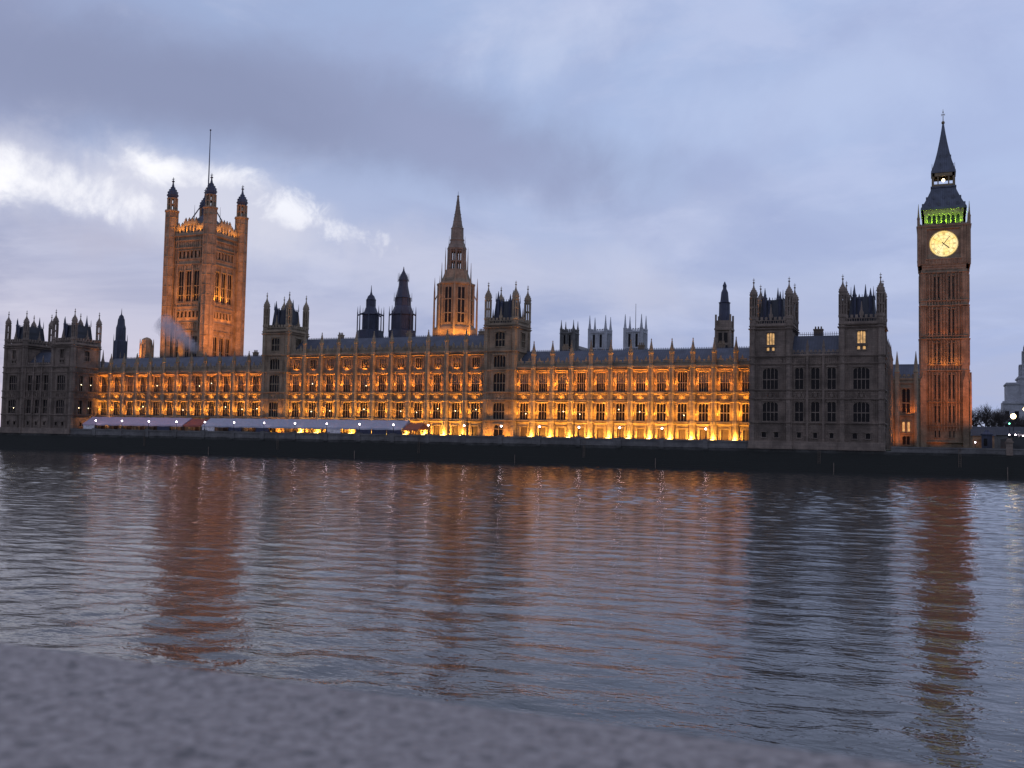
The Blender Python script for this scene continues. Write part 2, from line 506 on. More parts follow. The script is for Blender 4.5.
def band(mb, u0, u1, z0, z1, out, steps=2):
    for i in range(steps):
        f0 = i / steps; f1 = (i + 1) / steps
        mb.box(u0, u1, -out * f1, .002, z0 + (z1 - z0) * f0, z0 + (z1 - z0) * f1 - .001)


def shield(mb, u, z0, z1):
    """royal arms carved in relief: shield, crest and two supporters"""
    h = z1 - z0; c = (z0 + z1) / 2
    mb.ext([(u - .34, c + h * .22), (u + .34, c + h * .22), (u + .34, c - h * .1), (u, c - h * .4), (u - .34, c - h * .1)], -.24, -.002)
    mb.lathe(u, -.1, [(.2, c + h * .24), (.26, c + h * .36), (.08, c + h * .46)], 6)
    for s in (-1, 1):
        mb.tube((u + s * .95, -.1, z0 + .15), (u + s * .62, -.16, c + h * .2), .16, .12, 5)
        mb.ball((u + s * .56, -.18, c + h * .32), .17, 6)
        mb.tube((u + s * .8, -.12, c), (u + s * .4, -.2, c + h * .05), .08, .06, 4)
        mb.tube((u + s * 1.0, -.08, z0 + .1), (u + s * 1.25, -.12, c + h * .3), .07, .04, 4)
        for k in range(3):
            mb.box(u + s * (1.45 + .22 * k) - .05, u + s * (1.45 + .22 * k) + .05, -.14, -.002, z0 + .15, z1 - .15)


def ribs(mb, us, z0, z1, w=.11, out=.13):
    for u in us: mb.box(u - w / 2, u + w / 2, -out, -.004, z0, z1)


# ------------------------------------------------------------------ setting: river, terrace, land
WATER = .65


def make_river():
    rng = np.random.RandomState(3)
    core = np.arange(-285, 32, .42)
    xs = np.concatenate([-285 - np.cumsum(.6 * 1.09 ** np.arange(1, 62))[::-1], core, 31.6 + np.cumsum(.6 * 1.09 ** np.arange(1, 62))])
    ys = [-229.0]
    while ys[-1] < -9.5: ys.append(ys[-1] + .20 + .30 * min(1, max(0, (ys[-1] + 200) / 140)))
    ys = np.array(ys)
    X, Y = np.meshgrid(xs, ys)
    Z = np.zeros_like(X)
    for i in range(90):
        lam = .9 * 4.0 ** rng.rand()
        th = R(97) + rng.randn() * R(40)
        k = 2 * PI / lam
        A = .0090 * lam ** .75 * (.6 + .8 * rng.rand())
        ph = rng.rand() * 2 * PI
        p = k * (X * math.cos(th) + Y * math.sin(th)) + ph + .8 * np.sin(X * .021 * (1 + rng.rand()) + Y * .013 + i)
        Z += A * (np.sin(p) + .22 * np.sin(2 * p + .6))
    gust = .75 + .38 * np.sin(X * .018 + 1.3 * np.sin(Y * .03) + 1) * np.sin(Y * .041 + .9 * np.sin(X * .015))
    fade = np.clip((300 - np.abs(X + 126)) / 130, 0, 1)
    Z = WATER + Z * gust * fade * .27
    nx, ny = len(xs), len(ys)
    v = np.stack([X, Y, Z], -1).reshape(-1, 3).astype('f4')
    i = np.arange((ny - 1) * nx).reshape(ny - 1, nx)[:, :-1].ravel()
    f = np.stack([i, i + 1, i + nx + 1, i + nx], 1).astype('i4')
    me = bpy.data.meshes.new('river')
    me.vertices.add(len(v)); me.vertices.foreach_set('co', v.ravel())
    me.loops.add(f.size); me.loops.foreach_set('vertex_index', f.ravel())
    me.polygons.add(len(f)); me.polygons.foreach_set('loop_start', np.arange(len(f), dtype='i4') * 4)
    me.polygons.foreach_set('use_smooth', np.ones(len(f), dtype=bool))
    me.update(calc_edges=True)
    m, q, b = principled('river water')
    P = q.n('ShaderNodeNewGeometry').outputs['Position']
    b.inputs['Base Color'].default_value = (.040, .040, .038, 1)
    b.inputs['Roughness'].default_value = .05; b.inputs['IOR'].default_value = 1.36
    a1 = q.noise(q.mapping(P, scale=(.75, 1.5, 1), rot=(0, 0, R(6))), 1.3, 4, .55, .4)
    a2 = q.noise(q.mapping(P, scale=(.85, 1.5, 1), rot=(0, 0, R(-9))), 3.4, 3, .5, .3)
    bp = q.n('ShaderNodeBump'); bp.inputs['Strength'].default_value = 1.0; bp.inputs['Distance'].default_value = .037
    q.set(bp.inputs['Height'], q.m('ADD', a1, q.m('MULTIPLY', a2, .34)))
    q.set(b.inputs['Normal'], bp.outputs[0])
    me.materials.append(m)
    o = bpy.data.objects.new('river', me); COL.objects.link(o)
    tag(o, 'wide rippled grey river reflecting the lit palace', 'river', kind='structure')


make_river()
mb = MB(); mb.box(-4000, 4000, -8.9, 6000, 3.0, 5.45)
solo('far_ground', mb, M['grass'], 'dark ground behind the far river wall', 'ground', kind='structure')
mb = MB(); mb.box(-233.1, -37.5, -9.1, 1.5, 5.4, 6.0)
solo('terrace', mb, M['paving'], 'paved terrace between the river wall and the lit palace front', 'terrace', kind='structure')
mb = MB(); mb.box(13.6, 400, -8.0, 34, 5.4, 8.5)
solo('road', mb, M['asphalt'], 'road behind the river wall beyond the clock tower', 'road', kind='structure')
mb = MB(); mb.box(-400, 300, -260, -229.6, -1, 4.3)
solo('near_pavement', mb, M['paving'], 'riverside pavement behind the near granite parapet', 'pavement', kind='structure')

# near parapet, out of focus
m, q, b = principled('speckled granite')
P = q.n('ShaderNodeNewGeometry').outputs['Position']
c1 = q.mix(q.sm(q.noise(P, 60, 4, .7), .35, .65), (.20, .175, .16), (.40, .355, .325))
c1 = q.mix(q.sm(q.noise(P, 42, 3, .6), .55, .66), c1, (.13, .12, .112))
q.set(b.inputs['Base Color'], c1); b.inputs['Roughness'].default_value = .75
bp = q.n('ShaderNodeBump'); bp.inputs['Strength'].default_value = .6; bp.inputs['Distance'].default_value = .004
q.set(bp.inputs['Height'], q.noise(P, 90, 4, .7)); q.set(b.inputs['Normal'], bp.outputs[0])
mb = MB()
mb.extx([(-229.50, 4.2), (-229.50, 5.34), (-229.46, 5.395), (-229.40, 5.40), (-228.95, 5.40), (-228.905, 5.385), (-228.89, 5.34), (-228.89, -1), (-229.50, -1)], -60, 60)
solo('granite_parapet', mb, m, 'speckled grey granite parapet in front, out of focus', 'parapet wall')

# river wall with a pilaster under each terrace lamp
LAMPX = [-223.8 + 9.82 * k for k in range(19)]
wall = thing('river_wall', (-135, -10, WATER), 'long river wall with pale coping and dark tide stained foot', 'river wall')
mb = MB(); mb.box(-420, -261, -10, -9, -2, 6.7); mb.box(-261, -37.5, -10, -9, -2, 6.55); mb.box(-37.5, -8.8, -10, -9.1, -2, 5.3); mb.box(-8.8, 500, -10, -9, -2, 5.95)
part('wall', mb, M['wall'], wall)
mb = MB(); mb.box(-261, -37.5, -10.18, -8.9, 6.55, 6.9); mb.box(-8.8, 500, -10.14, -8.9, 5.95, 6.25); mb.box(-420, -261, -10.18, -8.9, 6.7, 6.95)
mb.box(-420, -37.5, -10.2, -9.998, 5.2, 5.42); mb.box(-8.8, 500, -10.2, -9.998, 5.0, 5.2)
part('coping', mb, M['wall'], wall)
pb = MB(); pb.box(-.55, .55, -.22, .05, 4.75, 6.95 - 0); pb.box(-.65, .65, -.3, .9, 6.95, 7.12)
pme = pb.mesh('pilaster', M['wall'], (0, 0, 0))
for x in LAMPX: put('pilaster', pme, wall, (x, -9.995, 0))
mb = MB()
for x in (-182, -136, -92, -58, -20, 12.5): mb.tube((x, -10.75, .2), (x, -10.75, 2.6), .10, .08, 6)
for x in (-205, -160, -118, -75, -23, 4):
    lb_ = MB()
    for dx in (-.22, .22): lb_.tube((x + dx, -10.12, .3), (x + dx, -10.12, 6.2), .04, .04, 5)
    for k in range(16): lb_.tube((x - .22, -10.12, .6 + k * .36), (x + .22, -10.12, .6 + k * .36), .03, .03, 4)
    part('ladder', lb_, M['grey_trim'], wall)
tb_ = MB(); tb_.box(-420, 500, -10.55, -9.99, -2, 1.25); tb_.box(-420, 500, -10.3, -9.985, 1.25, 2.3)
part('footing', tb_, M['wall'], wall)
mooring = part('mooring_post', mb, M['grey_trim'], wall)


# ------------------------------------------------------------------ terrace lamps and floodlights
def lamp_post(x, label, group):
    t = thing('lamp_post', (x, -9.6, 7.12), label, 'lamp post', group)
    if 'lp' not in _ME:
        a = MB(); a.lathe(0, 0, [(.16, 0), (.16, .25), (.08, .4), (.055, 1.6), (.12, 1.75), (.06, 1.85), (.13, 1.95)], 8)
        b2 = MB(); b2.ball((0, 0, 2.17), .19, 12)
        c = MB(); c.lathe(0, 0, [(.1, 2.4), (.12, 2.46), (.03, 2.6)], 6)
        _ME['lp'] = a.mesh('post', M['blackiron']), b2.mesh('globe', M['white_lamp']), c.mesh('cap', M['blackiron'])
    for n, me in zip(('post', 'globe', 'cap'), _ME['lp']): put(n, me, t, (x, -9.6, 7.12))


for x in LAMPX:
    if x < -120: lamp_post(x, 'white globe lamp post on the river wall in front of the long marquee', 'globe lamps in front of the marquee')
    else: lamp_post(x, 'white globe lamp post on the river wall before the bare lit arcade', 'globe lamps before the bare lit front')


def floodlight(x, e, show=True):
    lamp(x, -1.75, 7.05, e, (1.0, .45, .055), .2, (0, .5, .7), 165)
    if show:
        t = thing('floodlight', (x, -2.1, 6.0), 'small glowing floodlight at the foot of a lit pier on the terrace', 'floodlight', 'floodlights at the foot of the lit piers')
        if 'fl' not in _ME:
            a = MB(); a.box(-.5, .5, -.22, .2, .0, .5); a.box(-.55, .55, -.26, -.2, .4, .62)
            b2 = MB(); b2.ext([(-.45, .52), (.45, .52), (.45, 1.0), (-.45, 1.0)], -.1, 0)
            _ME['fl'] = a.mesh('housing', M['blackiron']), b2.mesh('lit_face', M['flood_face'])
        for n, me in zip(('housing', 'lit_face'), _ME['fl']): put(n, me, t, (x, -2.1, 6.0))


# ------------------------------------------------------------------ palace wings
KW = 2.5


def wing(label, x0, x1, wins, top_storey, ridge, roof_z, cornice, pin_top, blinds, lights, ground_lights):
    root = thing('palace_wing', ((x0 + x1) / 2, 0, 6), label, 'palace wing')
    p = wins[1] - wins[0]
    butt = [wins[0] - p / 2] + [w + p / 2 for w in wins]
    butt = [b for b in butt if x0 + .5 < b < x1 - .5]
    wb = MB(F_front(0)); holes = []; ww = 2.15
    fr = ('front', 0)
    for w in wins:
        if w + ww / 2 > x1 - .1: continue
        holes += [(w - ww / 2, w + ww / 2, 11.2, 15.35), (w - ww / 2, w + ww / 2, 18.05, 22.75), (w - .85, w + .85, 6.0, 9.3)]
        if top_storey: holes.append((w - ww / 2, w + ww / 2, 24.35, 26.9))
    wall_open(wb, x0, x1, 6, cornice, holes)
    wb.quad((x0, .9, 6), (x0, .9, cornice), (x0, 12, cornice), (x0, 12, 6)); wb.quad((x1, .9, 6), (x1, .9, cornice), (x1, 12, cornice), (x1, 12, 6))
    for z0, z1, o in ((10.55, 11.05, .5), (15.6, 15.95, .32), (17.55, 17.95, .42), (23.0, 23.4, .35)):
        band(wb, x0, x1, z0, z1, o)
        wb.extx([(-.003, z0 - .34), (-o * .85, z0 - .004), (-.003, z0 - .004)], x0, x1)      # added wedge that catches the uplight as a bright line
    wb.extx([(-.004, cornice - .95), (-.5, cornice - .56), (-.004, cornice - .56)], x0, x1)  # same added light-catching wedge under the cornice
    band(wb, x0, x1, cornice - .55, cornice + .25, .6, 3)
    segs = [x0] + butt + [x1]
    for w in wins:
        if w + ww / 2 > x1 - .1: continue
        shield(wb, w, 16.0, 17.5)
        for s in (-1, 1):
            a = w + s * (ww / 2 + .42)
            ribs(wb, [a, a + s * .42], 11.1, 15.55); ribs(wb, [a, a + s * .42], 18.0, 22.95)
            if top_storey: ribs(wb, [a, a + s * .42], 23.45, cornice - .6)
            for z in (13.4, 20.6):            # canopied niche figures between window and buttress
                wb.lathe(a + s * .2, -.16, [(.16, z - 1.0), (.2, z - .5), (.13, z + .1), (.1, z + .2), (.12, z + .38), (.03, z + .5)], 6)
                wb.lathe(a + s * .2, -.16, [(.26, z + .6), (.22, z + .75), (.03, z + 1.3)], 6)
            ribs(wb, [w + s * 1.25, w + s * 1.7], 6.1, 10.5, .1, .1)
        wb.box(w - 1.15, w + 1.15, -.2, -.003, 9.35, 9.6)
    part('wall', wb, M['stone'], root)
    pa = MB(F_front(0)); pa.box(x0, x1, .08, .5, cornice + .25, cornice + 1.0); parapet(pa, x0, x1, cornice + .25, cornice + 1.75)
    for w in wins:
        for d in (-1.1, 1.1): pa.ext([(w + d - .5, cornice + 1.3), (w + d + .5, cornice + 1.3), (w + d, cornice + 2.7)], .0, .3)
    part('parapet', pa, M['trim'], root)
    rb = MB()
    yb = 13.0; yr = 6.5
    rb.extx([(.7, roof_z), (yr - .25, ridge), (yr + .25, ridge), (yb, roof_z)], x0, x1)
    ro = part('roof', rb, M['slate'], root)
    cb = MB(); n = int((x1 - x0) / .55)
    for i in range(n):
        u = x0 + (x1 - x0) * (i + .5) / n; cb.box(u - .05, u + .05, yr - .04, yr + .04, ridge, ridge + .42)
    cb.box(x0, x1, yr - .05, yr + .05, ridge + .12, ridge + .2)
    part('cresting', cb, M['dark_iron'], ro)
    for w in wins[1::4]:
        vb = MB(); vx = w + p * .3
        vb.box(vx, vx + 1.5, 9.2, 10.0, roof_z + 1.0, ridge + 1.2); vb.box(vx - .1, vx + 1.6, 9.1, 10.1, ridge + 1.2, ridge + 1.45)
        for q_ in (.3, .75, 1.2): vb.lathe(vx + q_, 9.6, [(.17, ridge + 1.45), (.13, ridge + 2.1)], 6)
        part('chimney', vb, M['stone'], ro)
    # buttresses with pinnacles
    bk = ('but', cornice)
    if bk not in _ME:
        a = MB()
        H = cornice + .4 - 6
        prof = [(.86, 0), (.86, 1.0), (.74, 1.2), (.74, 4.4), (.82, 4.6), (.82, 5.05), (.68, 5.2), (.68, 9.5), (.76, 9.6), (.76, 9.95), (.66, 10.1), (.66, 11.5), (.76, 11.6), (.76, 12.0), (.62, 12.1), (.62, H - .8), (.74, H - .6), (.74, H)]
        a.lathe(0, -.35, prof, 8)
        for i in range(8):
            t = PI / 8 + i * PI / 4
            a.tube((.68 * math.cos(t), -.35 + .68 * math.sin(t), 1.2), (.64 * math.cos(t), -.35 + .64 * math.sin(t), H - .8), .07, .07, 4)
        _ME[bk] = a.mesh('buttress', M['trim'])
    pin = pinnacle_mesh(.56, (pin_top - cornice) * .55, pin_top - cornice - .4, '', 'trim')
    for bx in butt:
        o = put('buttress', _ME[bk], root, (bx, 0, 6))
        c = bpy.data.objects.new('pinnacle', pin); COL.objects.link(c); c.parent = o; c.location = (0, -.3, cornice + .4 - 6)
    # windows
    for i, w in enumerate(wins):
        if w + ww / 2 > x1 - .1: continue
        window(root, fr, w, 11.2, ww, 4.15, 2, (.47,), bulb=lights.get(('lo', i)))
        window(root, fr, w, 18.05, ww, 4.7, 3, (.44,), blind=blinds(i), bulb=lights.get(('up', i)))
        if top_storey: window(root, fr, w, 24.35, ww, 2.55, 3, (), blind=(i % 3 != 1))
    db = MB(); db.box(-.85, .85, .3, .36, 0, 3.3); db.box(-.04, .04, .26, .299, 0, 3.3); db.box(-.85, .85, .26, .299, 2.3, 2.42)
    dme = db.mesh('door', M['door'])
    for w in wins:
        if w + ww / 2 > x1 - .1: continue
        put('door', dme, root, (w, 0, 6))
    # floodlights: on the ledges and at the foot of the piers
    rnd = random.Random(int(abs(x0)))
    for i, w in enumerate(wins):
        k = KW * (.85 + .3 * rnd.random())
        v = lambda: k * rnd.choice((.5, .8, .9, 1.0, 1.1, 1.2))
        for s in (-1, 1):
            a = w + s * 1.32
            lamp(a, -1.0, 11.3, LO * v(), GOLD, .15, (0, .75, 3.9), 62, 1.0); lamp(a, -.95, 18.2, UP * v(), AMBER, .15, (0, .7, 4.4), 58, 1.0)
            lamp(a, -.8, 11.35, LO * .045 * v(), GOLD, .15); lamp(a, -.8, 18.25, UP * .03 * v(), AMBER, .15)
        lamp(w, -.95, 16.2, SP * v(), GOLD, .2)
        if top_storey: lamp(w, -.9, 23.85, TP * v(), AMBER, .2)
    if x0 > -110:                        # fill spots added along the river wall to even out the facade light
        for w in wins: spot((w + .8, -8.3, 6.5), (w, 0, 17.5), 2800 * (.8 + .4 * rnd.random()), 80, GOLD, .25, .8)
    for bx in butt:
        if ground_lights(bx): floodlight(bx, GR * 2.6 * (.8 + .3 * rnd.random()))
    return root


LO, UP, SP, TP, GR = 1350, 1350, 85, 170, 1100
LW = [-230.65 + 5.04 * i for i in range(12)]
CW = [-161.85 + 5.42 * i for i in range(11)]
RW = [-94.27 + 4.955 * i for i in range(12)]
rl = random.Random(5)


def bulbs(n, pl, pu):
    d = {}
    for i in range(n):
        if rl.random() < pl: d[('lo', i)] = (rl.uniform(-.5, .5), rl.uniform(1.3, 2.6))
        if rl.random() < pu: d[('up', i)] = (rl.uniform(-.5, .5), rl.uniform(1.6, 2.6))
    return d


wing('floodlit low palace wing behind the lilac marquee, under the great square tower', -233.2, -172.9, LW, False, 28.7, 24.8, 23.75, 29.6, lambda i: i % 4 == 2, bulbs(12, .35, .45), lambda x: False)
wing('floodlit middle range of the palace, a storey taller, between the two turreted river towers', -164.3, -105.0, CW, True, 33.1, 28.4, 28.1, 34.2, lambda i: i % 3 != 2, bulbs(11, .4, .1), lambda x: True)
wing('brightest floodlit palace wing, its lit ground floor bare, beside the dark corner pavilion', -96.5, -37.5, RW, False, 28.6, 24.9, 23.85, 30.6, lambda i: i % 5 != 3, bulbs(12, .45, .1), lambda x: True)


# ------------------------------------------------------------------ square towers along the river front
def roof_pyramid(root, x0, x1, y0, y1, z0, z1, mat='dark_slate', inset=.8, name='roof'):
    b2 = MB(); cx = (x0 + x1) / 2; cy = (y0 + y1) / 2; hx = (x1 - x0) / 2; hy = (y1 - y0) / 2
    a, c = hx * inset, hy * inset
    v = [(x0, y0, z0), (x1, y0, z0), (x1, y1, z0), (x0, y1, z0), (cx - a, cy - c, z1), (cx + a, cy - c, z1), (cx + a, cy + c, z1), (cx - a, cy + c, z1)]
    b2.add(v, [(0, 1, 5, 4), (1, 2, 6, 5), (2, 3, 7, 6), (3, 0, 4, 7), (4, 5, 6, 7)])
    for sx in (-1.6, 0, 1.6):                           # dormers on the slopes
        b2.ext([(cx + sx * hx * .32 - .4, z0 + .3), (cx + sx * hx * .32 + .45, z0 + .3), (cx + sx * hx * .32 + .45, z0 + 1.5), (cx + sx * hx * .32, z0 + 2.7), (cx + sx * hx * .32 - .4, z0 + 1.5)], y0 + .1, cy)
    ro = part(name, b2, M[mat], root)
    c2 = MB()
    for i in range(9):
        f = -1 + 2 * i / 8
        h = .9 if i in (0, 8) else .5
        for yy in (cy - c, cy + c): c2.box(cx + a * f - .05, cx + a * f + .05, yy - .05, yy + .05, z1, z1 + h)
        for xx in (cx - a, cx + a): c2.box(xx - .05, xx + .05, cy + c * f - .05, cy + c * f + .05, z1, z1 + h)
    for xx in (cx - a, cx + a):
        for yy in (cy - c, cy + c): c2.tube((xx, yy, z1), (xx, yy, z1 + 2.2), .16, .02, 5)
    for xx, yy, hh in ((cx - hx * .55, y0 + .4, 1.4), (cx + hx * .6, y0 + .5, .6), (cx + hx * .1, y1 - .5, 2.4), (cx - hx * .2, y0 + .3, -.6)):
        c2.lathe(xx, yy, [(.42, z0), (.42, z1 - .4 + hh * .4), (.5, z1 - .3 + hh * .4), (.3, z1 + hh * .6), (.04, z1 + 1.2 + hh)], 6)
    part('cresting', c2, M['dark_iron'], ro)
    return ro


def tower_stage(root, x0, x1, y0, y1, z0, ztop, levels, zcor, zpar, tl, tc, tt, mats, rt, roof, tz0=6.0, sides=('front', 'right', 'left', 'back'), inset_t=.0):
    """square block with windows on its faces, battlements, corner turrets and a steep roof"""
    wall, trim = mats
    wb = MB()
    pa = MB()
    for kind in sides:
        if kind == 'front': T, u0, u1, pos = F_front(y0), x0, x1, y0
        elif kind == 'right': T, u0, u1, pos = F_right(x1), y0, y1, x1
        elif kind == 'left': T, u0, u1, pos = F_left(x0), -y1, -y0, x0
        else: T, u0, u1, pos = F_back(y1), -x1, -x0, y1
        wb.T = T; pa.T = T
        holes = []; uc = (u0 + u1) / 2
        for L in levels:
            if kind not in L.get('on', ('front', 'right', 'left')): continue
            n, w, za, zb = L['n'], L['w'], L['z0'], L['z1']
            sp = L.get('sp', w * 1.5)
            for i in range(n):
                u = uc + (i - (n - 1) / 2) * sp
                holes.append((u - w / 2, u + w / 2, za, zb))
                window(root, (kind, pos), u, za, w, zb - za, L.get('m', 2), L.get('t', (.45,)), L.get('g', 'glass') if kind == 'front' else 'glass', trim, label=L.get('label') if kind == 'front' else None,
                       bulb=L.get('bulb') if kind == L.get('bon', 'front') else None, blind=L.get('blind', False))
        wall_open(wb, u0, u1, z0, zcor, holes)
        for z in (10.6, 15.7, 17.6, 23.2): 
            if z0 < z < zcor - 2: band(wb, u0, u1, z, z + .4, .38)
        for z, o in ((zcor - .1, .5), (zcor + .5, .35)): band(wb, u0, u1, z, z + .4, o)
        band(wb, u0, u1, zcor - 6.1, zcor - 5.7, .4)
        for i in range(int((u1 - u0) / .8)):
            u = u0 + .4 + i * .8
            ribs(wb, [u], zcor - 7.6, zcor - 6.15, .14, .14)
        wid = max([L['w'] * L['n'] for L in levels if kind in L.get('on', ('front', 'right', 'left'))] + [2])
        for u in (u0 + 1.3, u0 + 1.75, u1 - 1.75, u1 - 1.3): ribs(wb, [u], z0, zcor - 6.1, .12, .14)
        for u in (u0 + 1.3, u1 - 1.3): ribs(wb, [u], zcor - 5.6, zcor - .2, .12, .14)
        for z in (16.0,):
            if z0 < z and kind in ('front', 'right'): shield(wb, uc, z, z + 1.5)
        parapet(pa, u0, u1, zcor + .9, zpar, .4, 1.0)
        pa.box(uc - .4, uc + .4, -.1, .5, zpar - .2, zpar + .6); pa.lathe(uc, .2, [(.3, zpar + .6), (.22, zpar + 1.2), (.05, zpar + 2.8)], 6)
    wb.T = None; wb.quad((x0, y0, zcor + .6), (x1, y0, zcor + .6), (x1, y1, zcor + .6), (x0, y1, zcor + .6))
    part('wall', wb, M[wall], root); part('parapet', pa, M[trim], root)
    for x in (x0 + inset_t, x1 - inset_t):
        for y in (y0 + inset_t, y1 - inset_t): turret(root, x, y, tz0, zpar + .2, tl, tc, tt, rt, trim, trim)
    if roof: roof_pyramid(root, x0 + 1.5, x1 - 1.5, y0 + 1.5, y1 - 1.5, zcor + .65, roof)


def mid_tower(label, x0, x1):
    root = thing('river_tower', ((x0 + x1) / 2, -.8, 6), label, 'tower')
    LV = [dict(n=1, w=3.0, z0=11.2, z1=15.35, m=3, on=('front',)), dict(n=1, w=3.2, z0=18.05, z1=22.8, m=3, on=('front',)), dict(n=1, w=3.2, z0=24.2, z1=27.2, m=3, t=(), on=('front',)),
          dict(n=1, w=2.6, z0=29.4, z1=33.0, m=2), dict(n=1, w=2.4, z0=6.1, z1=9.8, m=1, t=(.7,), on=('front',))]
    for x in (x0 + 1.9, x1 - 1.9): lamp(x, -2.4, 11.3, 520, GOLD, .2, (0, 1.4, 3.4), 84, .9); lamp(x, -2.5, 7.0, 900, GOLD, .2, (0, .5, .8), 160)
    tower_stage(root, x0, x1, -.8, 8.4, 6, 0, LV, 34.0, 36.6, 41.2, 44.0, 45.9, ('stone', 'trim'), .8, 41.0, inset_t=.6)
    return root


mid_tower('turreted river tower where the low wing under the great tower meets the middle range', -172.9, -164.2)
mid_tower('turreted river tower where the middle range meets the brightest wing', -105.1, -96.4)


def pavilion(label, x0, x1, lit):
    """end pavilion: two turreted towers joined by a lower link, on a grey plinth in the river wall"""
    root = thing('corner_pavilion', ((x0 + x1) / 2, -10, 5.3), label, 'pavilion')
    A = (x0, x0 + 8.6); B = (x1 - 8.6, x1)
    top = dict(n=1, w=1.6, z0=27.6, z1=30.2, m=2, t=(), on=('front',))
    low = dict(n=2, w=.55, z0=26.3, z1=27.0, m=0, t=(), sp=1.1, on=('front',))
    if lit:
        top = dict(top, g='warm_window', label='warmly lit upper window'); low = dict(low, g='warm_window', label='small lit pane')
    for (a, b2) in (A, B):
        LV = [dict(n=1, w=3.2, z0=11.2, z1=15.35, m=3, bulb=None), dict(n=1, w=3.2, z0=18.0, z1=22.6, m=3), dict(n=2, w=.9, z0=7.7, z1=8.8, m=0, t=(), sp=2.6), top, low]
        if not lit and a == A[0]: LV[0] = dict(LV[0], bulb=(.6, 1.6))
        if not lit and a != A[0]:
            LV[1] = dict(LV[1], on=('front',)); LV[0] = dict(LV[0], on=('front',))
            LV += [dict(n=2, w=1.5, z0=11.2, z1=15.3, m=1, sp=3.6, on=('right',), bulb=(-.3, 1.8), bon='right'), dict(n=2, w=1.5, z0=18.0, z1=22.6, m=1, sp=3.6, on=('right',), bulb=(.2, 1.9), bon='right'), dict(n=1, w=1.8, z0=27, z1=30, on=('right',))]
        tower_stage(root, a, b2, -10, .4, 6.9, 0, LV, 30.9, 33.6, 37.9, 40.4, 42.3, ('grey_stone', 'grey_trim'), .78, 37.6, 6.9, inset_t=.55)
    # link
    wb = MB(F_front(-9.6)); a, c = A[1], B[0]; holes = []
    for i in (-1, 0, 1):
        u = (a + c) / 2 + i * 3.3
        for z, h in ((11.2, 4.15), (18.0, 4.6)):
            holes.append((u - .85, u + .85, z, z + h)); window(root, ('front', -9.6), u, z, 1.7, h, 1, (.46,), 'glass', 'grey_trim')
        holes.append((u - .4, u + .4, 7.7, 8.8)); window(root, ('front', -9.6), u, 7.7, .8, 1.1, 0, (), 'glass', 'grey_trim')
    wall_open(wb, a, c, 6.9, 25.3, holes)
    for z in (10.6, 15.7, 17.6, 23.2, 24.9): band(wb, a, c, z, z + .4, .36)
    for i in range(12): ribs(wb, [a + .4 + i * .8], 23.65, 24.85, .16, .16)
    for i in (-2, -1, 0, 1, 2): ribs(wb, [(a + c) / 2 + i * 3.3 / 1 - 1.65 + (.0 if i < 2 else 0)], 6.9, 24.9, .5, .35) if i > -2 else None
    for i in (-1, 0, 1): shield(wb, (a + c) / 2 + i * 3.3, 16.0, 17.5)
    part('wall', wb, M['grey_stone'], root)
    pa = MB(F_front(-9.6)); parapet(pa, a, c, 25.3, 26.4, .35, .9)
    for i in (-1, 0, 1, 2):
        u = (a + c) / 2 + (i - .5) * 3.3; pa.lathe(u, .1, [(.3, 25.0), (.3, 26.9), (.36, 27.0), (.05, 28.6)], 6)
    part('parapet', pa, M['grey_trim'], root)
    # body behind and its flanks
    bb = MB(); bb.T = F_right(x1 - .35); holes = []
    for u in (5, 12, 19, 26):
        for z, h in ((11.2, 4.15), (18.0, 4.4)): holes.append((u - 1.1, u + 1.1, z, z + h)); window(root, ('right', x1 - .35), u, z, 2.2, h, 2, (.46,), 'glass', 'grey_trim')
    wall_open(bb, .3, 30, 5.6, 24.3, holes)
    for z in (10.6, 15.7, 17.6, 23.2): band(bb, .3, 30, z, z + .4, .36)
    for u in (1.6, 8.5, 15.5, 22.5, 29.4): bb.box(u - .5, u + .5, -.6, 0, 5.6, 24.6); bb.lathe(u, -.2, [(.5, 24.6), (.5, 27), (.6, 27.2), (.3, 28.4), (.04, 31)], 6)
    parapet(bb, .3, 30, 24.3, 25.6)
    bb.T = None
    bb.quad((x0 + .3, .3, 5.6), (x0 + .3, .3, 24.3), (x0 + .3, 30, 24.3), (x0 + .3, 30, 5.6)); bb.quad((x0, 30, 5.6), (x1 - .35, 30, 5.6), (x1 - .35, 30, 24.3), (x0, 30, 24.3))
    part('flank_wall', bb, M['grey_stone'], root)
    rb = MB()
    rb.extx([(-9.2, 25.5), (-4.6, 29.9), (-4.0, 29.9), (.5, 25.5)], a - .2, c + .2)
    rb.ext([(x0 + .6, 24.2), (x0 + 6, 28.0), (x1 - 6.6, 28.0), (x1 - .9, 24.2)], .8, 29.8)
    ro = part('roof', rb, M['slate'], root)
    cb = MB(); n = 22
    for i in range(n):
        u = a + (c - a) * (i + .5) / n; cb.box(u - .04, u + .04, -4.34, -4.26, 29.9, 30.75)
    cb.box(a, c, -4.33, -4.27, 30.2, 30.3)
    part('cresting', cb, M['dark_iron'], ro)
    ch = MB(); u = (a + c) / 2 - .1; ch.box(u - .95, u + .95, -3.6, -2.4, 27, 31.2); ch.box(u - 1.05, u + 1.05, -3.7, -2.3, 31.2, 31.5)
    for d in (-.6, 0, .6): ch.lathe(u + d, -3, [(.2, 31.5), (.16, 32.1)], 6)
    part('chimney', ch, M['grey_trim'], ro)
    pl = MB(); pl.box(x0 - .3, x0 + 8.9, -10.5, -9.0, 5.5, 6.9); pl.box(x1 - 8.9, x1 + .3, -10.5, -9.0, 5.5, 6.9); pl.box(x0 + 8.9, x1 - 8.9, -10.25, -9.0, 5.5, 6.9)
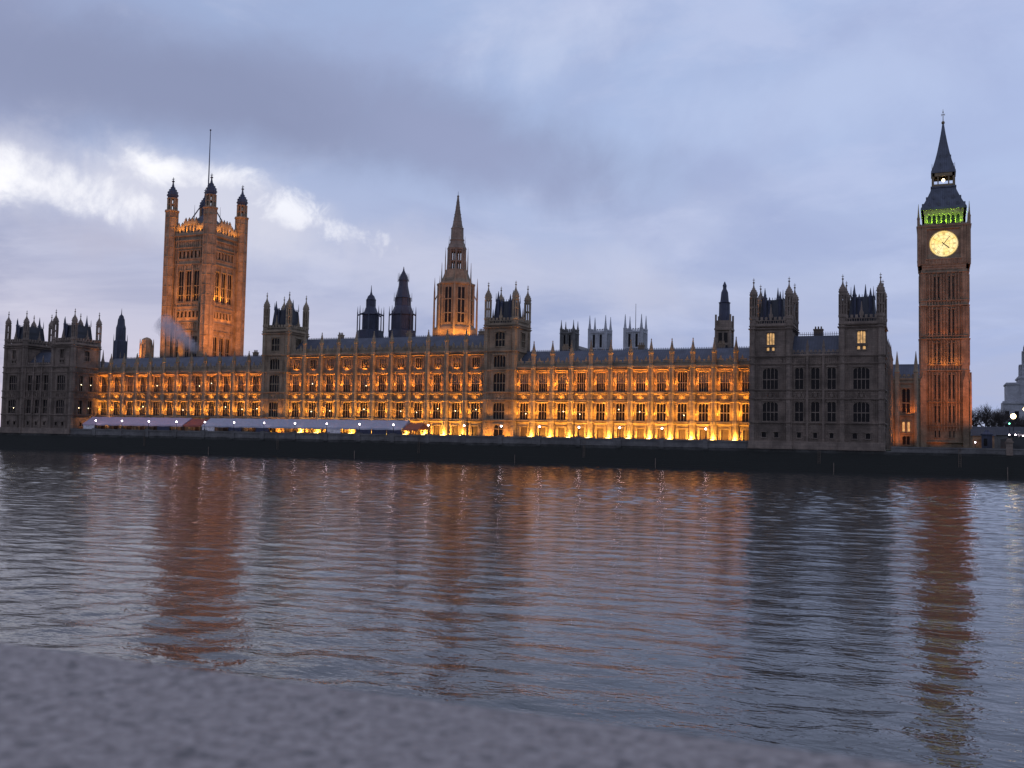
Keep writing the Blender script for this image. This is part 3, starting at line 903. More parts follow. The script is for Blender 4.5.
    pl.box(x0 - .4, x0 + 9.0, -10.6, -9, 5.25, 5.5); pl.box(x1 - 9.0, x1 + .4, -10.6, -9, 5.25, 5.5); pl.box(x0 + 9.0, x1 - 9.0, -10.35, -9, 5.25, 5.5)
    part('plinth', pl, M['grey_trim'], root)
    return root


pavilion('dark unlit corner pavilion beside the clock tower, two of its upper windows glowing', -37.4, -10.3, True)
pavilion('dark unlit corner pavilion at the marquee end of the palace', -261.2, -233.2, False)


# ------------------------------------------------------------------ the great square tower
def great_tower():
    cx, cy, s = -247.3, 62.5, 8.7
    root = thing('great_tower', (cx, cy, 5.4), 'huge square stone tower with flagpole and four turrets above the low wing', 'tower')
    h = 8.45
    x0, x1, y0, y1 = cx - h, cx + h, cy - h, cy + h
    LV = [dict(n=3, w=2.3, z0=53.6, z1=64.6, m=1, t=(.2, .5), sp=3.5), dict(n=3, w=2.3, z0=27.5, z1=41.0, m=1, t=(.3, .6), sp=3.5),
          dict(n=6, w=.95, z0=47.8, z1=50.0, m=0, t=(), sp=1.75), dict(n=6, w=.95, z0=69.2, z1=71.8, m=0, t=(), sp=1.75)]
    wb = MB(); pa = MB()
    for kind in ('front', 'right', 'left', 'back'):
        if kind == 'front': T, u0, u1, pos = F_front(y0), x0, x1, y0
        elif kind == 'right': T, u0, u1, pos = F_right(x1), y0, y1, x1
        elif kind == 'left': T, u0, u1, pos = F_left(x0), -y1, -y0, x0
        else: T, u0, u1, pos = F_back(y1), -x1, -x0, y1
        wb.T = T; pa.T = T; uc = (u0 + u1) / 2; holes = []
        if kind in ('front', 'right'):
            for L in LV:
                for i in range(L['n']):
                    u = uc + (i - (L['n'] - 1) / 2) * L['sp']
                    holes.append((u - L['w'] / 2, u + L['w'] / 2, L['z0'], L['z1'])); window(root, (kind, pos), u, L['z0'], L['w'], L['z1'] - L['z0'], L['m'], L['t'])
        wall_open(wb, u0, u1, 5.4, 78, holes, .5)
        for z, o in ((42.6, .5), (45.6, .35), (51.2, .45), (52.6, .3), (66.6, .45), (68.4, .3), (72.6, .5), (75.2, .55), (77.0, .75)): band(wb, u0, u1, z, z + .5, o)
        for i in range(13):
            u = uc + (i - 6) * .9
            ribs(wb, [u], 73.2, 75.1, .2, .2); ribs(wb, [u], 43.2, 45.5, .16, .16); ribs(wb, [u], 65.0, 66.5, .14, .14)
        for d in (-5.4, -1.75, 1.75, 5.4):
            wb.box(uc + d - .3, uc + d + .3, -.35, 0, 27, 42.5); wb.box(uc + d - .3, uc + d + .3, -.35, 0, 53, 66.5)
        for d in (-6.1, -5.0, 5.0, 6.1): ribs(wb, [uc + d], 20, 77, .3, .4)
        for i in range(-3, 4):
            if i % 2: ribs(wb, [uc + i * 1.75 / 2 - .6, uc + i * 1.75 / 2 + .6], 51.8, 53.0, .14, .2)
        # arcaded crown: open arches, stepped centre
        for i in range(8):
            u = uc + (i - 3.5) * 1.55
            zt = 82.6 if 1 < i < 6 else 80.9
            pa.box(u - .78, u - .45, -.4, .15, 77.5, zt - 1.2); pa.box(u + .45, u + .78, -.4, .15, 77.5, zt - 1.2)
            pa.box(u - .78, u + .78, -.4, .15, zt - 1.2, zt)
            pa.ext([(u - .45, zt - 1.2), (u - .45, zt - 1.7), (u, zt - 1.2)], -.3, .1); pa.ext([(u + .45, zt - 1.2), (u + .45, zt - 1.7), (u, zt - 1.2)], -.3, .1)
            pa.box(u - .3, u + .3, -.45, .2, zt, zt + .7)
            pa.ext([(u - .45, zt + .7 - .2), (u + .45, zt + .5), (u, zt + 1.4)], -.2, .1)
        pa.box(u0, u1, -.55, -.1, 77.55, 78.4)
    wb.T = None; wb.quad((x0, y0, 77.7), (x1, y0, 77.7), (x1, y1, 77.7), (x0, y1, 77.7))
    part('wall', wb, M['stone'], root); part('parapet', pa, M['trim'], root)
    for sx in (-1, 1):
        for sy in (-1, 1): turret(root, cx + sx * s, cy + sy * s, 5.4, 87.0, 91.3, 96.4, 99.2, 2.2, 'stone', 'dark_iron', lr=.8)
    rb = MB(); rb.square(cx, cy, [(7.4, 77.8), (6.6, 79.0), (3.2, 84.0), (1.2, 86.5), (1.2, 87)])
    ro = part('roof', rb, M['slate'], root)
    cb = MB()
    for sx in (-1, 1):
        for sy in (-1, 1):
            cb.tube((cx + sx * 6, cy + sy * 6, 79.5), (cx + sx * .5, cy + sy * .5, 92.5), .28, .16, 6)
            cb.tube((cx + sx * 3.2, cy + sy * 3.2, 84), (cx + sx * 3.2, cy + sy * 3.2, 90), .14, .03, 5)
    cb.square(cx, cy, [(1.3, 86.5), (1.5, 88.5), (.7, 90.5), (.6, 92), (.2, 96)])
    part('crown_frame', cb, M['dark_iron'], ro)
    fb = MB(); fb.tube((cx, cy, 87), (cx, cy, 118.2), .30, .12, 8); fb.ball((cx, cy, 118.4), .35, 8)
    part('flagpole', fb, M['dark_iron'], root)
    for u in (-4.6, -1.6, 1.6, 4.6):
        lamp(cx + u, y0 - 1.9, 78.6, 560, GOLD, .25); lamp(x1 + 1.9, cy + u, 78.6, 420, GOLD, .25, (-.45, 0, 1))
    for u in (-3.4, 0, 3.4):
        lamp(x1 + 1.7, cy + u - 1.5, 53.6, 2600 - 450 * u, GOLD, .3, (-.4, 0, 1), 110, .9); lamp(cx + u, y0 - 1.6, 53.6, 700, GOLD, .3, (0, .4, 1), 110, .9)
        lamp(x1 + 1.4, cy + u, 46.6, 240, AMBER, .3, (-.45, 0, 1)); lamp(cx + u, y0 - 1.4, 46.6, 190, AMBER, .3)
    spot((cx - 14, y0 - 22, 27), (cx + 1, y0, 60), 48000, 75, (1.0, .36, .10), .5)
    spot((x1 + 24, cy - 20, 28), (x1, cy + 1, 58), 95000, 75, (1.0, .34, .08), .5)


great_tower()


# ------------------------------------------------------------------ central octagonal spire
def spire_tower():
    cx, cy = -157.8, 89.0
    root = thing('spire_tower', (cx, cy, 5.4), 'octagonal stone tower with a tall slender spire, lit orange at its foot', 'spire tower')
    ZS = lambda u, d, z: (u, d, z if z < 61 else 61 + (z - 61) * .93)
    wb = MB(ZS); r = 6.35
    wb.lathe(cx, cy, [(7.7, 5.4), (7.7, 44.5), (7.2, 45.4), (r, 46.2), (r, 60.2), (r + .5, 60.6), (r + .5, 61.2), (5.6, 61.6), (4.5, 64.5), (3.9, 66.4), (3.9, 66.6)])
    part('drum', wb, M['stone'], root)
    ri = r * math.cos(PI / 8)
    for i in range(8):
        a = i * PI / 4 + PI / 8; tb = MB(ZS)
        tb.tube((cx + r * math.cos(a), cy + r * math.sin(a), 45), (cx + r * math.cos(a), cy + r * math.sin(a), 61), .42, .36, 6)
        q = r + 1.25
        tb.tube((cx + q * math.cos(a), cy + q * math.sin(a), 40), (cx + q * math.cos(a), cy + q * math.sin(a), 58), .45, .3, 6)
        tb.tube((cx + q * math.cos(a), cy + q * math.sin(a), 58), (cx + q * math.cos(a), cy + q * math.sin(a), 63.5), .3, .04, 6)
        tb.tube((cx + q * math.cos(a), cy + q * math.sin(a), 55), (cx + r * math.cos(a), cy + r * math.sin(a), 57.5), .2, .2, 5)
        q2 = 5.2
        tb.tube((cx + q2 * math.cos(a), cy + q2 * math.sin(a), 61.4), (cx + q2 * math.cos(a), cy + q2 * math.sin(a), 69.5), .3, .05, 6)
        n = (math.cos(i * PI / 4), math.sin(i * PI / 4)); t = (-n[1], n[0])
        for k in (-1, 0, 1):
            p = (cx + n[0] * (ri + .1) + t[0] * k * 1.42, cy + n[1] * (ri + .1) + t[1] * k * 1.42)
            tb.tube((*p, 46.2), (*p, 60.3), .2, .2, 5)
        for z in (50.3, 55.2):
            pa_ = Vector((cx + n[0] * (ri + .08), cy + n[1] * (ri + .08), z)); d = Vector((*t, 0)) * 2.1
            tb.tube(pa_ - d, pa_ + d, .2, .2, 5)
        part('buttress', tb, M['trim'], root)
        for k in (-.5, .5):
            gb = MB(ZS)
            c0 = Vector((cx + n[0] * (ri + .03) + t[0] * k * 1.4, cy + n[1] * (ri + .03) + t[1] * k * 1.4, 0)); d = Vector((*t, 0)) * .5
            gb.add([c0 - d + Vector((0, 0, 47)), c0 + d + Vector((0, 0, 47)), c0 + d + Vector((0, 0, 59.4)), c0 - d + Vector((0, 0, 59.4))], [(0, 1, 2, 3)])
            part('window', gb, M['glass'], root)
    lb = MB(ZS); r2 = 2.95
    for i in range(8):
        a = i * PI / 4 + PI / 8
        lb.tube((cx + r2 * math.cos(a), cy + r2 * math.sin(a), 66.2), (cx + r2 * math.cos(a), cy + r2 * math.sin(a), 74.6), .5, .42, 6)
        q = 4.0
        lb.tube((cx + q * math.cos(a), cy + q * math.sin(a), 64), (cx + q * math.cos(a), cy + q * math.sin(a), 71), .22, .16, 5)
        lb.tube((cx + q * math.cos(a), cy + q * math.sin(a), 71), (cx + q * math.cos(a), cy + q * math.sin(a), 75.5), .16, .03, 5)
        a2 = i * PI / 4
        lb.tube((cx + r2 * .92 * math.cos(a2), cy + r2 * .92 * math.sin(a2), 66.2), (cx + r2 * .92 * math.cos(a2), cy + r2 * .92 * math.sin(a2), 74.3), .18, .18, 5)
    for z in (69.6, 73.6): lb.lathe(cx, cy, [(r2 * 1.0, z), (r2 * 1.08, z + .2), (r2 * 1.0, z + .5)])
    lb.lathe(cx, cy, [(3.3, 74.2), (3.5, 74.8), (2.8, 76.4), (2.4, 77.6), (2.6, 78.2), (2.3, 78.8), (2.2, 82.4), (2.35, 82.7), (2.0, 83.2)])
    for i in range(8):
        a = i * PI / 4 + PI / 8
        lb.tube((cx + 2.9 * math.cos(a), cy + 2.9 * math.sin(a), 75), (cx + 2.8 * math.cos(a), cy + 2.8 * math.sin(a), 79.8), .16, .03, 5)
    part('lantern', lb, M['grey_trim'], root)
    sb = MB(ZS); sb.lathe(cx, cy, [(2.05, 82.0), (1.55, 85.2), (1.65, 85.4), (1.5, 85.6), (.95, 89.4), (1.02, 89.5), (.9, 89.7), (.3, 95.0), (.45, 95.3), (.1, 95.8)])
    for i in range(8):
        a = i * PI / 4 + PI / 8
        for z, rr in ((83.6, 1.82), (86.8, 1.36), (88.2, 1.16), (91, .74), (93, .52)): sb.ball((cx + rr * math.cos(a), cy + rr * math.sin(a), z), .16, 4)
    sp = part('spire', sb, M['grey_trim'], root)
    fb = MB(ZS); fb.tube((cx, cy, 95.6), (cx, cy, 97.2), .09, .04, 5); part('finial', fb, M['dark_iron'], sp)
    for a, e in ((-100, 1300), (-62, 2500), (-30, 2300), (-135, 500)):
        lamp(cx + 10.4 * math.cos(R(a)), cy + 10.4 * math.sin(R(a)), 42.0, e, GOLD, .4, (-.45 * math.cos(R(a)), -.45 * math.sin(R(a)), 1))
    spot((cx + 20, cy - 35, 30), (cx, cy, 53), 30000, 60, (1, .36, .14), .5)


# spire heights were measured with the tower 89 m back
spire_tower()


# ------------------------------------------------------------------ dark lantern towers and turrets on the skyline
def lantern_tower(label, x, y, z0, zs, rs, tall):
    root = thing('lantern_tower', (x, y, z0), label, 'lantern tower')
    zb, z1, z2, z3, zt = zs; r0, r1, r2 = rs
    b2 = MB()
    b2.lathe(x, y, [(r0, z0), (r0, zb), (r0 * .8, zb + .3), (r1, zb + .5), (r1, z1 - .4), (r1 * 1.1, z1), (r1 * 1.02, z1 + .3)])
    for i in range(8):
        a = i * PI / 4 + PI / 8
        q = r0 * .97
        b2.tube((x + q * math.cos(a), y + q * math.sin(a), zb - .5), (x + q * math.cos(a), y + q * math.sin(a), z1 + .8), .24, .2, 5)
        b2.tube((x + q * math.cos(a), y + q * math.sin(a), z1 + .8), (x + q * math.cos(a), y + q * math.sin(a), z1 + 3.0), .17, .03, 5)
        b2.tube((x + q * math.cos(a), y + q * math.sin(a), z1 - .3), (x + r1 * math.cos(a), y + r1 * math.sin(a), z1 + .4), .3, .3, 5)
        n = (math.cos(i * PI / 4), math.sin(i * PI / 4)); t = (-n[1], n[0]); ri = r1 * math.cos(PI / 8)
        for k in (-1, -.33, .33, 1):
            p = (x + n[0] * ri + t[0] * k * r1 * .3, y + n[1] * ri + t[1] * k * r1 * .3)
            b2.tube((*p, zb + .5), (*p, z1 - .3), .13, .13, 4)
    part('drum', b2, M['dark_iron'], root)
    c = MB()
    if tall:
        c.lathe(x, y, [(r1 * 1.12, z1), (r2 * 1.15, z1 + 2.6), (r2, z1 + 3.2), (r2, z2), (r2 * 1.12, z2 + .2), (r2 * .92, z2 + .6), (r2 * .62, z2 + 4.6), (r2 * .58, z2 + 6.4), (r2 * .66, z2 + 6.6), (r2 * .5, z3), (r2 * .12, zt - 1.5), (.06, zt)])
        for i in range(8):
            a = i * PI / 4 + PI / 8
            for rr, zz in ((r2 * 1.15, z2 - 1), (r2 * .7, z2 + 6)): c.tube((x + rr * math.cos(a), y + rr * math.sin(a), zz), (x + rr * math.cos(a), y + rr * math.sin(a), zz + 3.2), .14, .03, 4)
            c.tube((x + r2 * math.cos(a), y + r2 * math.sin(a), z1 + 3), (x + r2 * math.cos(a), y + r2 * math.sin(a), z2), .16, .16, 4)
    else:
        c.lathe(x, y, [(r1 * 1.15, z1), (r1 * .85, z1 + 1.0), (r2 * 1.25, z1 + 2.2), (r2, z1 + 3), (r2, z2 - .2), (r2 * 1.15, z2), (r2 * .95, z2 + .4), (r2 * .7, z2 + 1.4), (r2 * .3, z3), (r2 * .14, z3 + 1), (.06, zt)])
        for i in range(8):
            a = i * PI / 4 + PI / 8
            c.tube((x + r2 * math.cos(a), y + r2 * math.sin(a), z1 + 2), (x + r2 * math.cos(a), y + r2 * math.sin(a), z2), .13, .13, 4)
    part('cupola', c, M['dark_iron'], root)
    return root


lantern_tower('dark iron lantern tower with a stubby domed cupola, beside a taller pointed one', -189.6, 84, 30, (44.6, 50.6, 56.0, 58.0, 61.4), (4.9, 2.9, 1.65), False)
lantern_tower('dark iron lantern tower tapering to a sharp point, beside the octagonal spire tower', -176.4, 84, 30, (44.4, 50.2, 56.0, 64.0, 67.6), (4.9, 3.65, 2.75), True)


def small_turret(label, x, y, z0, prof, n, mat, cat, extra=()):
    root = thing('roof_turret', (x, y, z0), label, cat)
    for i, (nm, pr, nn, mm) in enumerate(((('shaft', prof[0], n, mat), ('cap', prof[1], n, mat if len(prof) < 3 else prof[2])))):
        b2 = MB(); b2.lathe(x, y, pr, nn)
        r = pr[0][0]
        for k in range(nn):
            a = 2 * PI * k / nn + PI / nn
            if nm == 'shaft':
                b2.tube((x + r * math.cos(a), y + r * math.sin(a), z0), (x + r * math.cos(a), y + r * math.sin(a), pr[-1][1]), .16, .14, 5)
                b2.tube((x + r * math.cos(a), y + r * math.sin(a), pr[-1][1]), (x + r * math.cos(a), y + r * math.sin(a), pr[-1][1] + 2.2), .14, .03, 5)
        part(nm, b2, M[mm], root)
    return root


small_turret('slim dark turret just beyond the marquee end pavilion', -285.9, 62, 28, ([(2.6, 28), (2.6, 40.5), (2.1, 41)], [(2.0, 41), (1.9, 45.8), (1.5, 47), (1.3, 49), (1.0, 49.6), (.9, 50.2), (.2, 51), (.05, 53.2)]), 8, 'dark_iron', 'turret')
small_turret('short round-headed orange lit turret behind the low wing roof', -252.4, 40, 26, ([(2.3, 26), (2.3, 35.2), (2.1, 36.4)], [(2.0, 36.4), (1.7, 38.2), (1.2, 38.8), (.2, 39.2)]), 10, 'stone', 'turret')
spot((-246, 22, 29), (-252.4, 40, 36), 4500, 40, GOLD, .3)


def speaker_turret():
    x, y = -54.4, 48.0
    root = thing('roof_turret', (x, y, 20), 'square stone turret with a dark slate spire rising over the brightest wing', 'turret')
    wb = MB(); wb.square(x, y, [(1.9, 20), (1.9, 37.2), (2.35, 37.5), (2.35, 38.0), (1.85, 38.2), (1.85, 40.2)])
    for sx in (-1, 1):
        for sy in (-1, 1): wb.tube((x + sx * 1.98, y + sy * 1.98, 20), (x + sx * 1.98, y + sy * 1.98, 41.8), .36, .3, 6)
    part('wall', wb, M['grey_trim'], root)
    gb = MB()
    for k in (-.75, .75):
        for z in (30.5, 34.0):
            gb.box(x + k - .5, x + k + .5, y - 1.98, y - 1.91, z, z + 2.8)
            gb.box(x + 1.91, x + 1.98, y + k - .5, y + k + .5, z, z + 2.8)
    part('window', gb, M['glass'], root)
    sb = MB(); sb.lathe(x, y, [(1.6, 39.8), (1.5, 45.0), (1.7, 45.3), (1.2, 45.6), (.95, 48.2), (.5, 49.2), (.5, 49.8), (.6, 50), (.1, 51.2)], 8)
    part('spire', sb, M['dark_iron'], root)


speaker_turret()


# ------------------------------------------------------------------ clock tower
def clock_tower():
    cx, yf = 1.68, 72.0
    hw = 5.95; cy = yf + hw
    root = thing('clock_tower', (cx, cy, 5.5), 'tall slim clock tower, orange lit shaft, glowing dial, green lit belfry and pointed spire', 'clock tower')
    LV = [(8.5, 11.8, 6, 0), (12.6, 18.6, 5, 1), (19.2, 27.2, 5, 2), (37.4, 45.4, 5, 2), (47.2, 54.6, 5, 2), (29.4, 36.0, 5, 1)]
    wb = MB(); tb = MB()
    for kind in ('front', 'right', 'left', 'back'):
        if kind == 'front': T, u0, u1, pos = F_front(yf), cx - hw, cx + hw, yf
        elif kind == 'right': T, u0, u1, pos = F_right(cx + hw), cy - hw, cy + hw, cx + hw
        elif kind == 'left': T, u0, u1, pos = F_left(cx - hw), -cy - hw, -cy + hw, cx - hw
        else: T, u0, u1, pos = F_back(cy + hw), -cx - hw, -cx + hw, cy + hw
        wb.T = T; tb.T = T; uc = (u0 + u1) / 2
        holes = []
        for z0, z1, n, _ in LV:
            if kind == 'back': break
            for k in (-2.35, -1.35, 1.35, 2.35):
                holes.append((uc + k - .18, uc + k + .18, z0 + .7, z1 - .7))
                gb_w = .44
                window(root, (kind, pos), uc + k, z0 + .7, .36, z1 - z0 - 1.4, 0, (), 'glass', 'trim')
        wall_open(wb, u0, u1, 5.5, 56.0, holes, .4)
        # corner buttresses and vertical panelling
        for s in (-1, 1):
            wb.box(uc + s * (hw - .75) - .75, uc + s * (hw - .75) + .75, -.45, 0, 5.5, 36.5)
            wb.box(uc + s * (hw - .65) - .65, uc + s * (hw - .65) + .65, -.3, 0, 36.5, 56)
            wb.box(uc + s * (hw - .55) - .75, uc + s * (hw - .55) + .75, -.95, -.45, 5.5, 24.5)
            wb.ext([(uc + s * (hw - .55) - .75, 24.5), (uc + s * (hw - .55) + .75, 24.5), (uc + s * (hw - .55), 27.2)], -.95, -.45)
        for z0, z1, n, _ in LV[1:]:
            ribs(wb, [uc + k for k in (-3.75, -3.0, -1.85, -.75, 0, .75, 1.85, 3.0, 3.75)], z0, z1, .26, .62)
            ribs(wb, [uc + k for k in (-5.5, -4.9, -4.35, -3.4, -.37, .37, 3.4, 4.35, 4.9, 5.5)], z0, z1, .13, .5 if z1 < 37 else .38)
            nz = max(1, int((z1 - z0) / 2.0))
            for q_ in range(1, nz):
                zz = z0 + (z1 - z0) * q_ / nz
                wb.box(uc - 3.9, uc - 2.9, -.16, 0, zz - .12, zz + .12); wb.box(uc + 2.9, uc + 3.9, -.16, 0, zz - .12, zz + .12); wb.box(uc - .8, uc + .8, -.16, 0, zz - .12, zz + .12)
        for z, o in ((7.6, .55), (12.0, .35), (18.7, .4), (27.4, .4), (29.0, .3), (36.2, .5), (37.0, .35), (45.5, .4), (46.9, .3), (54.8, .35)): band(wb, u0 - .05, u1 + .05, z, z + .38, o + .2)
        for i in range(13):
            u = uc + (i - 6) * .75
            for z0, z1 in ((27.8, 29.0), (45.9, 46.9), (11.0, 12.0), (36.6, 37.0)): ribs(wb, [u], z0, z1, .26, .4)
        # corbelled clock stage
        CS = 6.62; e = CS - hw
        pass
        for i, (z0, z1, o) in enumerate(((55.2, 55.9, .18), (55.9, 56.6, .36), (56.6, 57.2, .52))): wb.box(u0 - o, u1 + o, -o, .3, z0, z1 - .002)
    wb.T = None; tb.T = None
    part('shaft', wb, M['stone'], root)
    CS = 6.62
    sb = MB()
    for kind in ('front', 'right', 'left', 'back'):
        if kind == 'front': sb.T, uc = F_front(cy - CS), cx
        elif kind == 'right': sb.T, uc = F_right(cx + CS), cy
        elif kind == 'left': sb.T, uc = F_left(cx - CS), -cy
        else: sb.T, uc = F_back(cy + CS), -cx
        wall_open(sb, uc - CS, uc + CS, 57.2, 68.2, [(uc - 4.25, uc + 4.25, 58.9, 67.2)], .35)
        # arcade of dark slots under the dial
        for i in range(9):
            u = uc + (i - 4) * .92; sb.box(u - .16, u + .16, -.22, 0, 57.3, 58.6)
        band(sb, uc - 4.7, uc + 4.7, 58.55, 58.9, .35); band(sb, uc - CS - .05, uc + CS + .05, 67.8, 68.3, .45); band(sb, uc - 4.7, uc + 4.7, 67.2, 67.5, .3)
        for s in (-1, 1):
            for d in (.55, 1.2, 1.85): sb.box(uc + s * (CS - d) - .14, uc + s * (CS - d) + .14, -.2, 0, 57.4, 68.2)
            sb.box(uc + s * 4.45 - .15, uc + s * 4.45 + .15, -.3, 0, 58.9, 67.2)
        # spandrels round the dial (deep panel with a round opening)
        ring = [(uc + 3.72 * math.cos(2 * PI * i / 48), 63.1 + 3.72 * math.sin(2 * PI * i / 48)) for i in range(48)]
        for i in range(48):
            a, b2 = ring[i], ring[(i + 1) % 48]
            def sq(p):
                dx, dz = p[0] - uc, p[1] - 63.1; m_ = max(abs(dx), abs(dz)) * 1.0; return (uc + dx / m_ * 4.25, 63.1 + dz / m_ * 4.25)
            c, d = sq(a), sq(b2)
            sb.quad((a[0], .3, a[1]), (b2[0], .3, b2[1]), (d[0], .3, d[1]), (c[0], .3, c[1]))
            sb.quad((a[0], .3, a[1]), (b2[0], .3, b2[1]), (b2[0], .6, b2[1]), (a[0], .6, a[1]))
        parapet(sb, uc - CS, uc + CS, 68.3, 68.8, .3, 1.1)
    sb.T = None
    for sx in (-1, 1):
        for sy in (-1, 1):
            sb.lathe(cx + sx * 6.5, cy + sy * 6.5, [(.42, 57.0), (.42, 70.2), (.5, 70.4), (.3, 71), (.05, 74.6)], 6)
    clock_stage = part('clock_stage', sb, M['stone'], root)
    # dials
    dial_m = glow('dial opal glass', (1.0, .80, .38), 1.15)
    dm, q, b = dial_m, G(dial_m.node_tree), dial_m.node_tree.nodes['Principled BSDF']
    P = q.n('ShaderNodeTexCoord').outputs['Object']
    q.set(b.inputs['Emission Color'], q.mix(q.sm(q.noise(P, .45, 2, .5), .35, .65), (1.0, .68, .18), (1.0, .80, .38)))
    db = MB(); db.lathe(0, 0, [(3.7, 0), (3.7, .08)], 48)
    db.V = [(x, -z, y) for x, y, z in db.V]
    ink = MB()
    def stroke(p, q_, w, y=-.12):
        p = Vector((p[0], p[1])); q_ = Vector((q_[0], q_[1])); d = (q_ - p).normalized(); n = Vector((-d.y, d.x)) * w / 2
        ink.ext([tuple(p - n), tuple(q_ - n), tuple(q_ + n), tuple(p + n)], y, y + .03)
    for i in range(60):
        t = 2 * PI * i / 60; a = Vector((math.sin(t), math.cos(t)))
        stroke(a * 3.28, a * 3.44, .05)
    for rr in (3.6, 3.2, 2.42, 1.5):
        for i in range(48):
            t0, t1 = 2 * PI * i / 48, 2 * PI * (i + 1) / 48
            stroke((rr * math.sin(t0), rr * math.cos(t0)), (rr * math.sin(t1), rr * math.cos(t1)), .10 if rr > 3.5 else .045)
    for i in range(12):
        t = 2 * PI * i / 12; a = Vector((math.sin(t), math.cos(t))); stroke(a * .5, a * 2.4, .035)
    NUM = ['XII', 'I', 'II', 'III', 'IV', 'V', 'VI', 'VII', 'VIII', 'IX', 'X', 'XI']
    wd = {'I': .17, 'V': .36, 'X': .36}
    for i, s in enumerate(NUM):
        t = 2 * PI * i / 12; a = Vector((math.sin(t), math.cos(t))); b_ = Vector((math.cos(t), -math.sin(t)))
        tot = sum(wd[c] for c in s); u = -tot / 2
        f = lambda uu, rr: tuple(a * rr + b_ * uu)
        for c in s:
            w = wd[c]; m_ = u + w / 2
            if c == 'I': stroke(f(m_, 2.5), f(m_, 3.12), .07)
            elif c == 'V': stroke(f(m_ - .13, 3.12), f(m_, 2.5), .08); stroke(f(m_ + .13, 3.12), f(m_, 2.5), .05)
            else: stroke(f(m_ - .13, 3.12), f(m_ + .13, 2.5), .08); stroke(f(m_ + .13, 3.12), f(m_ - .13, 2.5), .05)
            u += w
    hb = MB()
    hm_ = R(132); t = Vector((math.sin(hm_), math.cos(hm_)))
    keep = ink; ink = hb
    stroke(-t * .6, t * 1.95, .26, -.2); t = Vector((math.sin(R(38)), math.cos(R(38)))); stroke(-t * .8, t * 2.75, .15, -.26)
    ink = keep
    hb.lathe(0, -.2, [(.22, -.0001), (.22, .0001)], 10)
    meD, meI, meH = db.mesh('clock_dial', dial_m), ink.mesh('dial_numerals', M['blackiron']), hb.mesh('clock_hands', M['blackiron'])
    for loc, rz in (((cx, cy - CS + .6, 63.1), 0), ((cx + CS - .6, cy, 63.1), PI / 2), ((cx - CS + .6, cy, 63.1), -PI / 2)):
        o = put('clock_dial', meD, root, loc, rz)
        for n, me in (('dial_numerals', meI), ('clock_hands', meH)):
            c = bpy.data.objects.new(n, me); COL.objects.link(c); c.parent = o
    # green lit belfry
    bb = MB()
    for kind in ('front', 'right', 'left', 'back'):
        if kind == 'front': bb.T, uc = F_front(cy - 5.6), cx
        elif kind == 'right': bb.T, uc = F_right(cx + 5.6), cy
        elif kind == 'left': bb.T, uc = F_left(cx - 5.6), -cy
        else: bb.T, uc = F_back(cy + 5.6), -cx
        for i in range(8):
            u = uc + (i - 3.5) * 1.22; bb.box(u - .17, u + .17, 0, .5, 68.0, 71.6)
            if i < 7:
                bb.ext([(u + .17, 71.6), (u + .17, 71.0), (u + .61, 71.6)], .05, .4); bb.ext([(u + 1.05, 71.6), (u + 1.05, 71.0), (u + .61, 71.6)], .05, .4)
        bb.box(uc - 5.6, uc - 4.45, 0, .6, 68.0, 71.6); bb.box(uc + 4.45, uc + 5.6, 0, .6, 68.0, 71.6)
        bb.box(uc - 5.65, uc + 5.65, -.05, .6, 71.6, 72.9)
        for i in range(12): bb.box(uc + (i - 5.5) * .93 - .1, uc + (i - 5.5) * .93 + .1, -.15, -.05, 71.8, 72.7)
        bb.box(uc - 5.9, uc + 5.9, -.3, .4, 72.9, 73.3)
    bb.T = None
    bl_ = part('belfry', bb, M['trim'], root)
    bc = MB(); bc.square(cx, cy, [(4.9, 68.0), (4.9, 71.7)]); part('dark_backing', bc, M['blackiron'], bl_)  # core coloured black so the gaps between the columns look dark
    for k in (-3.6, -1.2, 1.2, 3.6):
        lamp(cx + k, cy - 6.7, 68.9, 560, (.40, 1.0, .05), .12); lamp(cx + 6.25, cy + k, 69.0, 330, (.40, 1.0, .05), .12, (-.45, 0, 1)); lamp(cx - 6.25, cy + k, 69.0, 330, (.40, 1.0, .05), .12, (.45, 0, 1))
    ZC = lambda u, d, z: (u, d, 73 + (z - 73) * 1.07)
    rb = MB(ZC); rb.square(cx, cy, [(5.95, 73.0), (5.9, 73.5), (4.9, 75.2), (4.1, 76.8), (3.45, 78.3), (3.15, 79.2), (3.35, 79.3), (3.35, 79.7)])
    for kind in ('front', 'right', 'left'):
        if kind == 'front': T2 = lambda u, d, z: ZC(cx + u, cy - d, z)
        elif kind == 'right': T2 = lambda u, d, z: ZC(cx + d, cy + u, z)
        else: T2 = lambda u, d, z: ZC(cx - d, cy - u, z)
        rb.T = T2
        for z, hw_, n in ((74.0, 5.5, 4), (76.0, 4.45, 3)):
            for i in range(n):
                u = (i - (n - 1) / 2) * (2 * hw_ / (n + .5)); rb.ext([(u - .3, z), (u + .3, z), (u + .3, z + .6), (u, z + 1.1), (u - .3, z + .6)], hw_ - 1.2, hw_ + .15)
    rb.T = None
    part('roof', rb, M['slate'], root)
    lb = MB()
